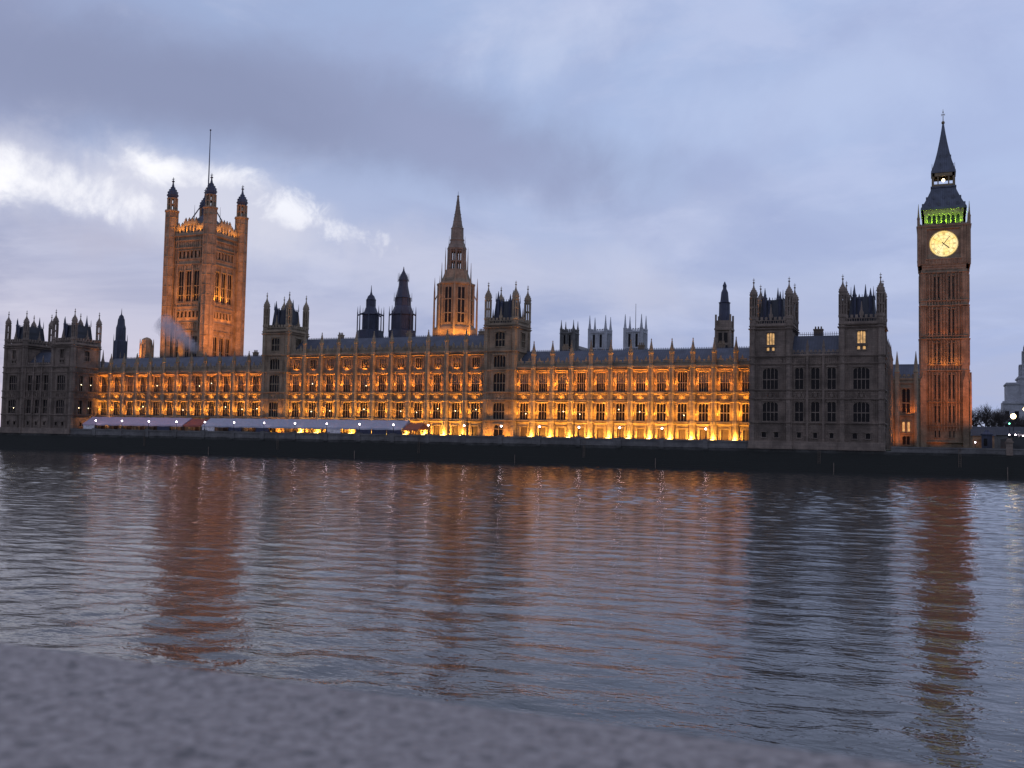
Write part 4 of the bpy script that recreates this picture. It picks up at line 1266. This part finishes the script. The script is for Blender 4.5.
    for kind in range(4):
        T2 = [lambda u, d, z: ZC(cx + u, cy - d, z), lambda u, d, z: ZC(cx + d, cy + u, z), lambda u, d, z: ZC(cx - d, cy - u, z), lambda u, d, z: ZC(cx - u, cy + d, z)][kind]
        lb.T = T2
        for u in (-2.75, -1.4, 0 - .0, 1.4, 2.75):
            if u == 0: continue
            lb.box(u - .16, u + .16, 2.45, 2.8, 79.7, 82.4)
        lb.box(-2.9, 2.9, 2.4, 2.9, 79.7, 80.3); lb.box(-3.0, 3.0, 2.3, 3.0, 82.4, 83.4)
        for u in (-2.95, 2.95): lb.tube((u, 2.95, 79.5), (u, 2.95, 85.8), .14, .05, 5)
    lb.T = ZC
    lb.square(cx, cy, [(1.2, 79.7), (1.2, 80.4)])
    part('lantern', lb, M['gilt'], root)
    fb = MB(ZC); fb.ball((cx, cy - 2.2, 81.4), .42, 10)
    part('lantern_light', fb, M['interior_lamp'], root)
    lamp(cx, cy, 80.6, 160, (1, .6, .3), .3, (0, 0, 1), 170)
    pb2 = MB(ZC); pb2.square(cx, cy, [(3.25, 83.3), (3.2, 83.8), (2.75, 85.0), (2.2, 86.8), (1.65, 89.0), (1.05, 92.0), (.6, 94.6), (.28, 96.8), (.12, 97.2)])
    for kind in range(2):
        pb2.T = [lambda u, d, z: ZC(cx + u, cy - d, z), lambda u, d, z: ZC(cx + d, cy + u, z)][kind]
        for z, hw_ in ((85.2, 2.6), (87.6, 1.95)):
            for u in (-.8, .8): pb2.ext([(u - .22, z), (u + .22, z), (u, z + .9)], hw_ - 1, hw_ + .12)
    pb2.T = None
    sp = part('spire', pb2, M['slate'], root)
    f2 = MB(ZC); f2.ball((cx, cy, 97.5), .5, 8); f2.tube((cx, cy, 97.4), (cx, cy, 101.2), .13, .05, 6); f2.box(cx - .45, cx + .45, cy - .06, cy + .06, 99.6, 99.75); f2.ball((cx, cy, 100.4), .22, 6)
    for s in (-1, 1): f2.tube((cx + s * .45, cy, 99.3), (cx + s * .45, cy, 100.0), .05, .05, 4)
    part('finial', f2, M['gilt'], sp)
    # floods
    RED = (1.0, .26, .04)
    spot((cx - 2, yf - 24, 6.2), (cx - 1, yf, 27), 11000, 66, RED, .4)
    spot((cx + 19, yf - 11, 6.2), (cx + 1, yf, 34), 34000, 72, RED, .2)
    spot((cx, yf - 30, 6.5), (cx, yf, 54), 11000, 36, RED, .4)
    for k in (-3, 0, 3): lamp(cx + k, yf - 2.0, 28.4, 420, (1, .36, .06), .3, (0, .45, 1), 110, .9); lamp(cx + k, yf - 1.6, 37.7, 40, RED, .3)
    lamp(cx - 2, yf - 3, 6.6, 160, RED, .3)
    return root


clock_tower()


# ------------------------------------------------------------------ low range between corner pavilion and clock tower
def north_range():
    root = thing('stone_range', (-8, 52, 5.5), 'low stone range with a pair of lit windows tucked against the clock tower', 'building')
    x0, x1, y = -16.0, -4.3, 50.0
    wb = MB(F_front(y)); holes = []
    for u in (-7.6, -12.0):
        holes.append((u - .95, u + .95, 15.2, 21.5)); window(root, ('front', y), u, 15.2, 1.9, 6.3, 1, (.4,))
        for k in (-.62, .62):
            holes.append((u + k - .3, u + k + .3, 10.3, 12.8)); window(root, ('front', y), u + k, 10.3, .6, 2.5, 0, (), 'warm_window', 'trim', label='narrow window glowing warm')
        holes.append((u - .9, u + .9, 6.9, 9.2)); window(root, ('front', y), u, 6.9, 1.8, 2.3, 1, ())
    wall_open(wb, x0, x1, 5.5, 24.0, holes)
    for z in (9.6, 14.2, 22.6, 23.6): band(wb, x0, x1, z, z + .4, .35)
    parapet(wb, x0, x1, 24.0, 25.2)
    wb.T = None
    part('wall', wb, M['stone'], root)
    bb = MB()
    for u in (-9.75, -5.2): bb.lathe(u, y - .4, [(.6, 5.5), (.6, 25.5), (.75, 25.7), (.5, 26.5), (.45, 28), (.05, 31.2)], 8)
    part('buttress', bb, M['trim'], root)
    rb = MB(); rb.extx([(y + .8, 24.2), (y + 5, 28.2), (y + 5.4, 28.2), (y + 10, 24.2)], x0, x1 - .1)
    part('roof', rb, M['slate'], root)
    lamp(-9.6, y - 6, 6.6, 1500, (1, .27, .04), .3)
    lamp(-6.6, y - 1.8, 14.9, 420, (1, .27, .04), .2)


north_range()
spot((-3.0, 22, 6.2), (-9.3, 22, 16), 9000, 120, (1, .36, .08), .3)
spot((-226, -2.5, 6.4), (-233.2, -5, 17), 2600, 110, (1, .40, .10), .3)


# ------------------------------------------------------------------ towers of other buildings beyond
def four_pinnacle_tower(label, name, x, y, w, zp, zt, mat, slots, pole=0):
    root = thing(name, (x, y, 5.4), label, 'church tower')
    h = w / 2
    wb = MB(); gb = MB()
    for kind in ('front', 'right', 'left', 'back'):
        wb.T, uc = {'front': (F_front(y - h), x), 'right': (F_right(x + h), y), 'left': (F_left(x - h), -y), 'back': (F_back(y + h), -x)}[kind]
        gb.T = wb.T
        holes = [(uc + k * w * .2 - w * .07, uc + k * w * .2 + w * .07, zp - slots, zp - slots * .25) for k in (-1, 1)]
        wall_open(wb, uc - h, uc + h, 5.4, zp - 1, holes, .6)
        for hh in holes: gb.box(hh[0], hh[1], .5, .55, hh[2], hh[3])
        band(wb, uc - h, uc + h, zp - slots * .2, zp - slots * .2 + .5, .5); band(wb, uc - h, uc + h, zp - slots * 1.1, zp - slots * 1.1 + .5, .4)
        for k in (-.42, 0, .42): wb.box(uc + k * w - w * .03, uc + k * w + w * .03, -.35, 0, 5.4, zp - 1)
        parapet(wb, uc - h, uc + h, zp - 1, zp + .6, .5, w / 7)
    part('wall', wb, M[mat], root); part('dark_backing', gb, M['glass'], root)
    for sx in (-1, 1):
        for sy in (-1, 1):
            pb3 = MB(); r = w * .10
            pb3.lathe(x + sx * (h - r * .4), y + sy * (h - r * .4), [(r, 5.4), (r, zp + .3), (r * 1.15, zp + .6), (r * .8, zp + 1), (r * .45, zp + (zt - zp) * .5), (r * .12, zt)], 8)
            part('pinnacle', pb3, M[mat], root)
    if pole:
        fb = MB(); fb.tube((x, y, zp), (x, y, pole), .2, .1, 6); part('flagpole', fb, M['blackiron'], root)


four_pinnacle_tower('squat dark church tower with four short pinnacles, beside two pale towers', 'church_tower', -138.0, 154, 5.7, 51.0, 55.3, 'church', 7.5)
four_pinnacle_tower('pale minster tower without flagpole, nearer the dark church tower', 'minster_tower', -161.4, 266, 9.3, 63.8, 71.6, 'pale', 9)
four_pinnacle_tower('pale minster tower with a thin flagpole, the farther from the dark church tower', 'minster_tower', -142.4, 266, 9.3, 63.8, 71.6, 'pale', 9, 77.5)
bb = MB(); bb.ext([(-152, 5.4), (-130, 5.4), (-130, 40), (-141, 47), (-152, 40)], 165, 240)
solo('church_nave', bb, M['church'], 'pitched nave roof joining the dark church tower', 'church')


# ------------------------------------------------------------------ marquees on the terrace
def marquee(label, x0, x1, cloth, bays, yf=-8.4, yb=-2.6, eave=8.45, ridge=10.55, name='marquee', hip=False, panels=()):
    root = thing(name, ((x0 + x1) / 2, (yf + yb) / 2, 6), label, 'marquee')
    rb = MB(); ym = (yf + yb) / 2 + .8
    n = bays; e = .9 if hip else .0
    for i in range(n):                                   # cloth sags a little between the frames
        a = x0 + (x1 - x0) * i / n; c = x0 + (x1 - x0) * (i + 1) / n
        for k in range(4):
            u0 = a + (c - a) * k / 4; u1 = a + (c - a) * (k + 1) / 4
            s0 = .10 * math.sin(PI * k / 4); s1 = .10 * math.sin(PI * (k + 1) / 4)
            rows = [(yf, eave), ((yf + ym) / 2, (eave + ridge) / 2 - .12), (ym, ridge), (yb, eave)]
            for (ya, za), (yb_, zb_) in zip(rows, rows[1:]):
                rb.quad((u0, ya, za - s0), (u1, ya, za - s1), (u1, yb_, zb_ - s1), (u0, yb_, zb_ - s0))
            rb.quad((u0, yf - .01, eave - .42 - s0), (u1, yf - .01, eave - .42 - s1), (u1, yf - .01, eave - s1), (u0, yf - .01, eave - s0))
    for x in (x0, x1): rb.add([(x, yf, eave), (x, ym, ridge), (x, yb, eave)], [(0, 1, 2)])
    part('canopy', rb, cloth, root)
    pb3 = MB()
    for i in range(n + 1):
        x = x0 + (x1 - x0) * i / n
        for yy in (yf + .05, yb - .05):
            pb3 = MB(); pb3.tube((x, yy, 6), (x, yy, eave), .06, .06, 6); part('pole', pb3, M['blackiron'], root)
    for i, mt in panels:
        a = x0 + (x1 - x0) * i / n; c = x0 + (x1 - x0) * (i + 1) / n
        q3 = MB(); q3.box(a + .12, c - .12, yf + .1, yf + .14, 6.0, eave - .45)
        part('side_panel', q3, mt, root)
    return root


CL_lilac = plain('lilac marquee cloth', (.46, .36, .44), .7, 0, .08)
CL_blue = plain('pale blue marquee cloth', (.36, .37, .44), .7, 0, .12)
CL_red = plain('red tent cloth', (.30, .08, .06), .7, 0, .15)
CL_brown = plain('red brown tent cloth', (.30, .10, .06), .7, 0, .2)
P_dark = plain('navy side curtain', (.03, .035, .07), .7)
P_white = plain('white side curtain', (.6, .58, .6), .7)
P_clear = plain('buff side curtain', (.45, .30, .16), .6)
marquee('long lilac marquee along the terrace below the great tower', -230.0, -193.2, CL_lilac, 8, panels=[(0, P_white), (6, P_dark)])
marquee('small red tent between the lilac and the pale blue marquees', -192.9, -187.0, CL_red, 1, ridge=10.3, name='tent')
marquee('long pale blue marquee along the terrace below the middle range', -186.6, -123.8, CL_blue, 14, panels=[(0, P_white), (2, P_dark), (4, P_dark), (9, P_white), (11, P_dark), (12, P_dark), (13, P_dark)])
marquee('small red brown tent at the end of the pale blue marquee', -123.5, -119.2, CL_brown, 1, eave=8.3, ridge=9.9, name='tent')
for x in np.arange(-228, -122, 6.5):
    lamp(float(x) + rl.uniform(-1, 1), -3.6, 7.0, rl.uniform(120, 380), (1.0, .52, .14), .15)

# tables and people silhouettes are not distinct in the photograph; low planters between the posts
pl_me = None

# ------------------------------------------------------------------ steam
def steam():
    b2 = MB()
    pts = [(-234.8, 34.4, 1.6), (-236.6, 36.0, 2.2), (-239.0, 37.6, 2.8), (-241.6, 39.4, 3.2), (-244.6, 41.0, 3.4), (-247.6, 42.6, 3.0), (-249.8, 44.4, 2.4)]
    me = bpy.data.meshes.new('steam')
    import bmesh
    bm = bmesh.new()
    c = Vector((-224.0, 24, 38.0))
    bmesh.ops.create_icosphere(bm, subdivisions=3, radius=1)
    for v in bm.verts:
        d = v.co.normalized()
        v.co = Vector((d.x * 11.5, d.y * 4.5, d.z * 8.0))
    bm.to_mesh(me); bm.free()
    m = bpy.data.materials.new('steam'); m.use_nodes = True; m.node_tree.nodes.clear()
    q = G(m.node_tree)
    P = q.n('ShaderNodeTexCoord').outputs['Object']
    v = q.n('ShaderNodeVolumePrincipled'); v.inputs['Color'].default_value = (.85, .8, .85, 1)
    s = q.n('ShaderNodeSeparateXYZ'); q.set(s.inputs[0], P)
    # plume rises and drifts away from the roof: centre line z = -.55 x - 1
    cz = q.m('SUBTRACT', s.outputs[2], q.m('MULTIPLY', q.m('ADD', s.outputs[0], 1.0), -.62))
    wd = q.m('ADD', 2.3, q.m('MULTIPLY', q.m('SUBTRACT', 7.0, s.outputs[0]), .18))
    rr = q.m('DIVIDE', q.m('SQRT', q.m('ADD', q.m('MULTIPLY', cz, cz), q.m('MULTIPLY', s.outputs[1], s.outputs[1]))), wd)
    core = q.sm(q.m('ADD', rr, q.m('MULTIPLY', q.m('SUBTRACT', q.noise(P, .42, 6, .66, 1.6), .5), 3.0)), 1.05, .25)
    xx = q.m('MULTIPLY', q.sm(s.outputs[0], 7.6, 5.4), q.sm(s.outputs[0], -11.0, -5.5))
    q.set(v.inputs['Density'], q.m('MULTIPLY', q.m('MULTIPLY', core, xx), .24))
    nt2 = m.node_tree; o2 = q.n('ShaderNodeOutputMaterial'); nt2.links.new(v.outputs[0], o2.inputs['Volume'])
    me.materials.append(m)
    o = bpy.data.objects.new('steam', me); COL.objects.link(o); o.location = c
    tag(o, 'drifting plume of pale steam in front of the foot of the great tower', 'steam', kind='stuff')


steam()
t = thing('chimney_stack', (-228.4, 30, 24), 'short orange lit chimney stack in the steam under the great tower', 'chimney')
a = MB(); a.lathe(-228.4, 30, [(1.2, 24), (1.2, 36.2), (1.45, 36.5), (1.45, 37.0)], 8); part('shaft', a, M['stone'], t)
a = MB(); a.lathe(-228.4, 30, [(.8, 37.0), (.6, 38.2), (.15, 39.0)], 8); part('cap', a, M['stone'], t)
spot((-224.5, 20, 29.5), (-228.4, 30, 36), 8000, 45, GOLD, .3)


# ------------------------------------------------------------------ right edge: trees, buildings, street
def bare_tree(label, x, y, h, seed, group=None):
    root = thing('bare_tree', (x, y, 5.4), label, 'tree', group)
    rn = random.Random(seed)
    tr = MB(); cr = MB()
    tr.tube((x, y, 5.4), (x, y, 5.4 + h * .3), h * .03, h * .022, 7)
    def grow(p, d, L, r, lev):
        q2 = p + d * L
        (tr if lev < 1 else cr).tube(p, q2, r, r * .65, 4 if lev > 1 else 5)
        if lev >= 5: return
        for _ in range(4 if lev < 2 else 3 if lev < 3 else 2):
            nd = (d + Vector((rn.gauss(0, .55), rn.gauss(0, .55), rn.gauss(.1, .4)))).normalized()
            grow(p + d * L * rn.uniform(.6, 1), nd, L * rn.uniform(.62, .82), r * .6, lev + 1)
    for _ in range(5):
        d = Vector((rn.gauss(0, .5), rn.gauss(0, .5), 1)).normalized()
        grow(Vector((x, y, 5.4 + h * .28)), d, h * .2, h * .013, 0)
    part('trunk', tr, M['bark'], root); part('crown', cr, M['bark'], root)


for i, (x, y, h) in enumerate(((11.5, 118, 18), (15.0, 128, 19), (19.0, 120, 17), (22.5, 132, 16), (9.0, 135, 19), (26, 126, 14), (17, 145, 18))):
    bare_tree('bare winter tree in the clump beyond the clock tower', x, y, h, 40 + i, 'bare trees beyond the clock tower')


def domed_building():
    x, y = 31.0, 175.0; SH = 1.1
    ZX = lambda u, d, z: (u + SH, d, z)
    root = thing('domed_building', (x, y, 5.4), 'pale tiered building with a small dome beyond the trees', 'building')
    FF = lambda u, d, z: (u + SH, y - 8 + d, z)
    wb = MB(FF); holes = []
    for r_ in range(3):
        for c_ in range(7):
            holes.append((20.8 + c_ * 3.1, 22.2 + c_ * 3.1, 8 + r_ * 4.6, 10.8 + r_ * 4.6))
    wall_open(wb, 20.4, 42, 5.4, 23.5, holes, .5)
    wb.box(20.1, 42.4, -.5, .6, 22.6, 23.5); wb.box(20.3, 42.2, -.3, .4, 16.8, 17.3)
    wb.T = ZX
    wb.box(20.4, 42, y - 7.4, y + 8, 5.4, 23.4)
    wb.box(21.4, 25.4, y - 7, y + 5, 23.5, 30.2); wb.box(21.1, 25.7, y - 7.3, y + 5.3, 29.4, 29.9)
    wb.box(25.4, 38, y - 6, y + 6, 23.5, 32.6); wb.box(25.0, 38.4, y - 6.3, y + 6.3, 31.6, 32.1)
    wb.lathe(30.2, y, [(4.1, 32.6), (4.1, 36.4), (4.4, 36.6), (4.4, 37.0), (3.1, 37.1), (3.1, 41.2), (3.4, 41.4), (3.4, 41.9)], 16)
    for i in range(16):
        a = 2 * PI * i / 16; wb.tube((30.2 + 4.2 * math.cos(a), y + 4.2 * math.sin(a), 32.8), (30.2 + 4.2 * math.cos(a), y + 4.2 * math.sin(a), 36.5), .28, .26, 6); wb.tube((30.2 + 3.2 * math.cos(a), y + 3.2 * math.sin(a), 37.1), (30.2 + 3.2 * math.cos(a), y + 3.2 * math.sin(a), 41.3), .22, .2, 6)
    part('wall', wb, M['pale'], root)
    db = MB(ZX); db.lathe(30.2, y, [(3.0, 41.9), (2.85, 43.4), (2.3, 45), (1.4, 46.2), (.7, 46.7), (.6, 48.4), (.1, 50)], 16); part('dome', db, M['slate'], root)
    for i, hh in enumerate(holes):
        gb = MB(FF); gb.box(hh[0], hh[1], .3, .36, hh[2], hh[3]); part('window', gb, M['warm_window'] if i in (9, 12, 18) else M['glass'], root)


domed_building()
t = thing('low_building', (22, 112, 5.4), 'low dark slate roofed building behind the street under the bare trees', 'building')
a = MB(); a.box(4, 44, 108, 116, 5.4, 10.6)
for k in range(12): a.box(5.5 + k * 3.2, 6.9 + k * 3.2, 107.85, 107.99, 6.6, 9.2)
part('wall', a, M['church'], t)
a = MB(); a.extx([(107.5, 10.6), (112, 13.2), (116.5, 10.6)], 3.6, 44.4); part('roof', a, M['dark_slate'], t)


def street_lamp(label, x, y, zl, r, mat='white_lamp'):
    root = thing('street_lamp', (x, y, 8.5), label, 'street lamp')
    a = MB(); a.lathe(x, y, [(.2, 8.5), (.16, 9.2), (.09, 9.5), (.07, zl - r - .1), (.16, zl - r)], 8); part('post', a, M['blackiron'], root)
    b2 = MB(); b2.ball((x, y, zl), r, 12); part('globe', b2, M[mat], root)
    c = MB(); c.lathe(x, y, [(.16, zl + r - .02), (.18, zl + r + .05), (.03, zl + r + .3)], 8); part('cap', c, M['blackiron'], root)


M['yellow_lamp'] = glow('yellow street lamp', (1.0, .72, .36), 9)
street_lamp('large yellow globe street lamp above the parked cars', 15.6, 22, 13.6, .6, 'yellow_lamp')
street_lamp('smaller globe street lamp at the very edge of the picture', 18.0, 24, 15.3, .32, 'yellow_lamp')

ROADY = 16


def car(label, x, y, rz, paint, lit):
    root = thing('car', (x, y, 8.5), label, 'car', None); root.rotation_euler = (0, 0, rz)
    def lp(name, mb_, mat, par=root):
        o = bpy.data.objects.new(name, mb_.mesh(name, mat)); COL.objects.link(o); o.parent = par; return o
    b2 = MB()
    prof = [(-2.1, .35), (-2.15, .75), (-1.95, .92), (-1.3, .98), (-.75, 1.42), (.75, 1.45), (1.45, 1.0), (2.05, .9), (2.15, .6), (2.1, .32)]
    b2.ext(prof, -.82, .82); lp('body', b2, paint)
    w = MB(); w.ext([(-1.2, 1.0), (-.72, 1.37), (.7, 1.39), (1.32, 1.0)], -.835, .835); lp('window', w, M['glass'])
    for sx in (-1.3, 1.3):
        for sy in (-.8, .8):
            t = MB(); t.lathe(0, 0, [(.32, -.1), (.32, .1)], 14); t.V = [(x_ + sx, z_ + sy, y_ + .32) for x_, y_, z_ in t.V]
            o = lp('wheel', t, M['blackiron'])
            r_ = MB(); r_.lathe(0, 0, [(.2, -.115), (.2, .115)], 10); r_.V = [(x_ + sx, z_ + sy, y_ + .32) for x_, y_, z_ in r_.V]
            lp('rim', r_, M['gilt'], o)
    for sy in (-.6, .6):
        h_ = MB(); h_.ball((-2.1, sy, .68), .14, 8); lp('headlight', h_, M['white_lamp'] if lit else M['glass'])
        h_ = MB(); h_.box(2.1, 2.17, sy - .15, sy + .15, .62, .82); lp('tail_light', h_, M['tail'])


M['tail'] = glow('tail light', (1, .05, .03), 3)
car_dark = plain('dark car paint', (.03, .03, .04), .3); car_grey = plain('grey car paint', (.2, .2, .22), .3)
car('dark car with white headlights on, nearest the stone gate pier', 15.0, 7, R(72), car_dark, True)
car('grey car behind the stone gate pier under the yellow lamp', 18.2, 12, R(74), car_grey, True)
car('dark car waiting under the smaller globe lamp', 18.3, 21, R(80), car_dark, True)

t = thing('traffic_light', (14.2, 12, 8.5), 'slim traffic light pole showing green', 'traffic light')
a = MB(); a.tube((14.2, 12, 8.5), (14.2, 12, 11.6), .07, .06, 6); part('pole', a, M['blackiron'], t)
a = MB(); a.box(14.02, 14.38, 11.8, 12.1, 11.4, 12.5); part('signal_box', a, M['blackiron'], t)
a = MB(); a.ball((14.2, 11.78, 11.7), .13, 8); part('green_light', a, glow('green signal', (.2, 1, .55), 14), t)

t = thing('kiosk', (9.8, 14, 5.5), 'dark square kiosk with a capped roof behind the river wall', 'kiosk')
a = MB(); a.box(8.8, 10.9, 13, 15, 5.5, 9.2); part('wall', a, M['dark_iron'], t)
a = MB(); a.square(9.85, 14, [(1.25, 9.2), (1.25, 9.4), (.5, 9.9), (.3, 10.3)]); part('roof', a, M['dark_iron'], t)
a = MB(); a.box(9.2, 9.9, 12.95, 12.995, 6.8, 8.4); part('window', a, M['glass'], t)

t = thing('brick_hut', (7.0, 40, 5.5), 'low orange lit stone hut beside the foot of the clock tower', 'hut')
a = MB(F_front(36)); wall_open(a, 7.6, 12.4, 5.5, 9.3, [(8.6, 9.4, 6.6, 8.3), (10.4, 11.2, 6.6, 8.3)], .3); a.T = None; a.box(7.6, 12.4, 36.31, 42, 5.5, 9.25); part('wall', a, M['stone'], t)
a = MB(); a.extx([(35.7, 9.3), (39, 10.9), (42.3, 9.3)], 7.3, 12.7); part('roof', a, M['dark_slate'], t)
lamp(9.6, 33.8, 6.2, 45, (1, .4, .1), .2)

t = thing('gate_pier', (12.9, -9.6, 5.2), 'square stone pier with a domed cap on the river wall', 'gate pier')
a = MB(); a.box(12.3, 13.5, -10.3, -9.0, 4.9, 7.4); a.box(12.15, 13.65, -10.45, -8.85, 7.4, 7.65); part('shaft', a, M['grey_trim'], t)
a = MB(); a.square(12.9, -9.65, [(.6, 7.65), (.5, 8.0), (.2, 8.25)]); part('cap', a, M['grey_trim'], t)

t = thing('white_marker_lamp', (7.1, 0, 5.5), 'small bright white lamp low behind the river wall', 'lamp')
a = MB(); a.tube((7.1, 0, 5.5), (7.1, 0, 7.3), .05, .05, 6); part('post', a, M['blackiron'], t)
a = MB(); a.ball((7.1, 0, 7.45), .14, 8); part('globe', a, M['white_lamp'], t)
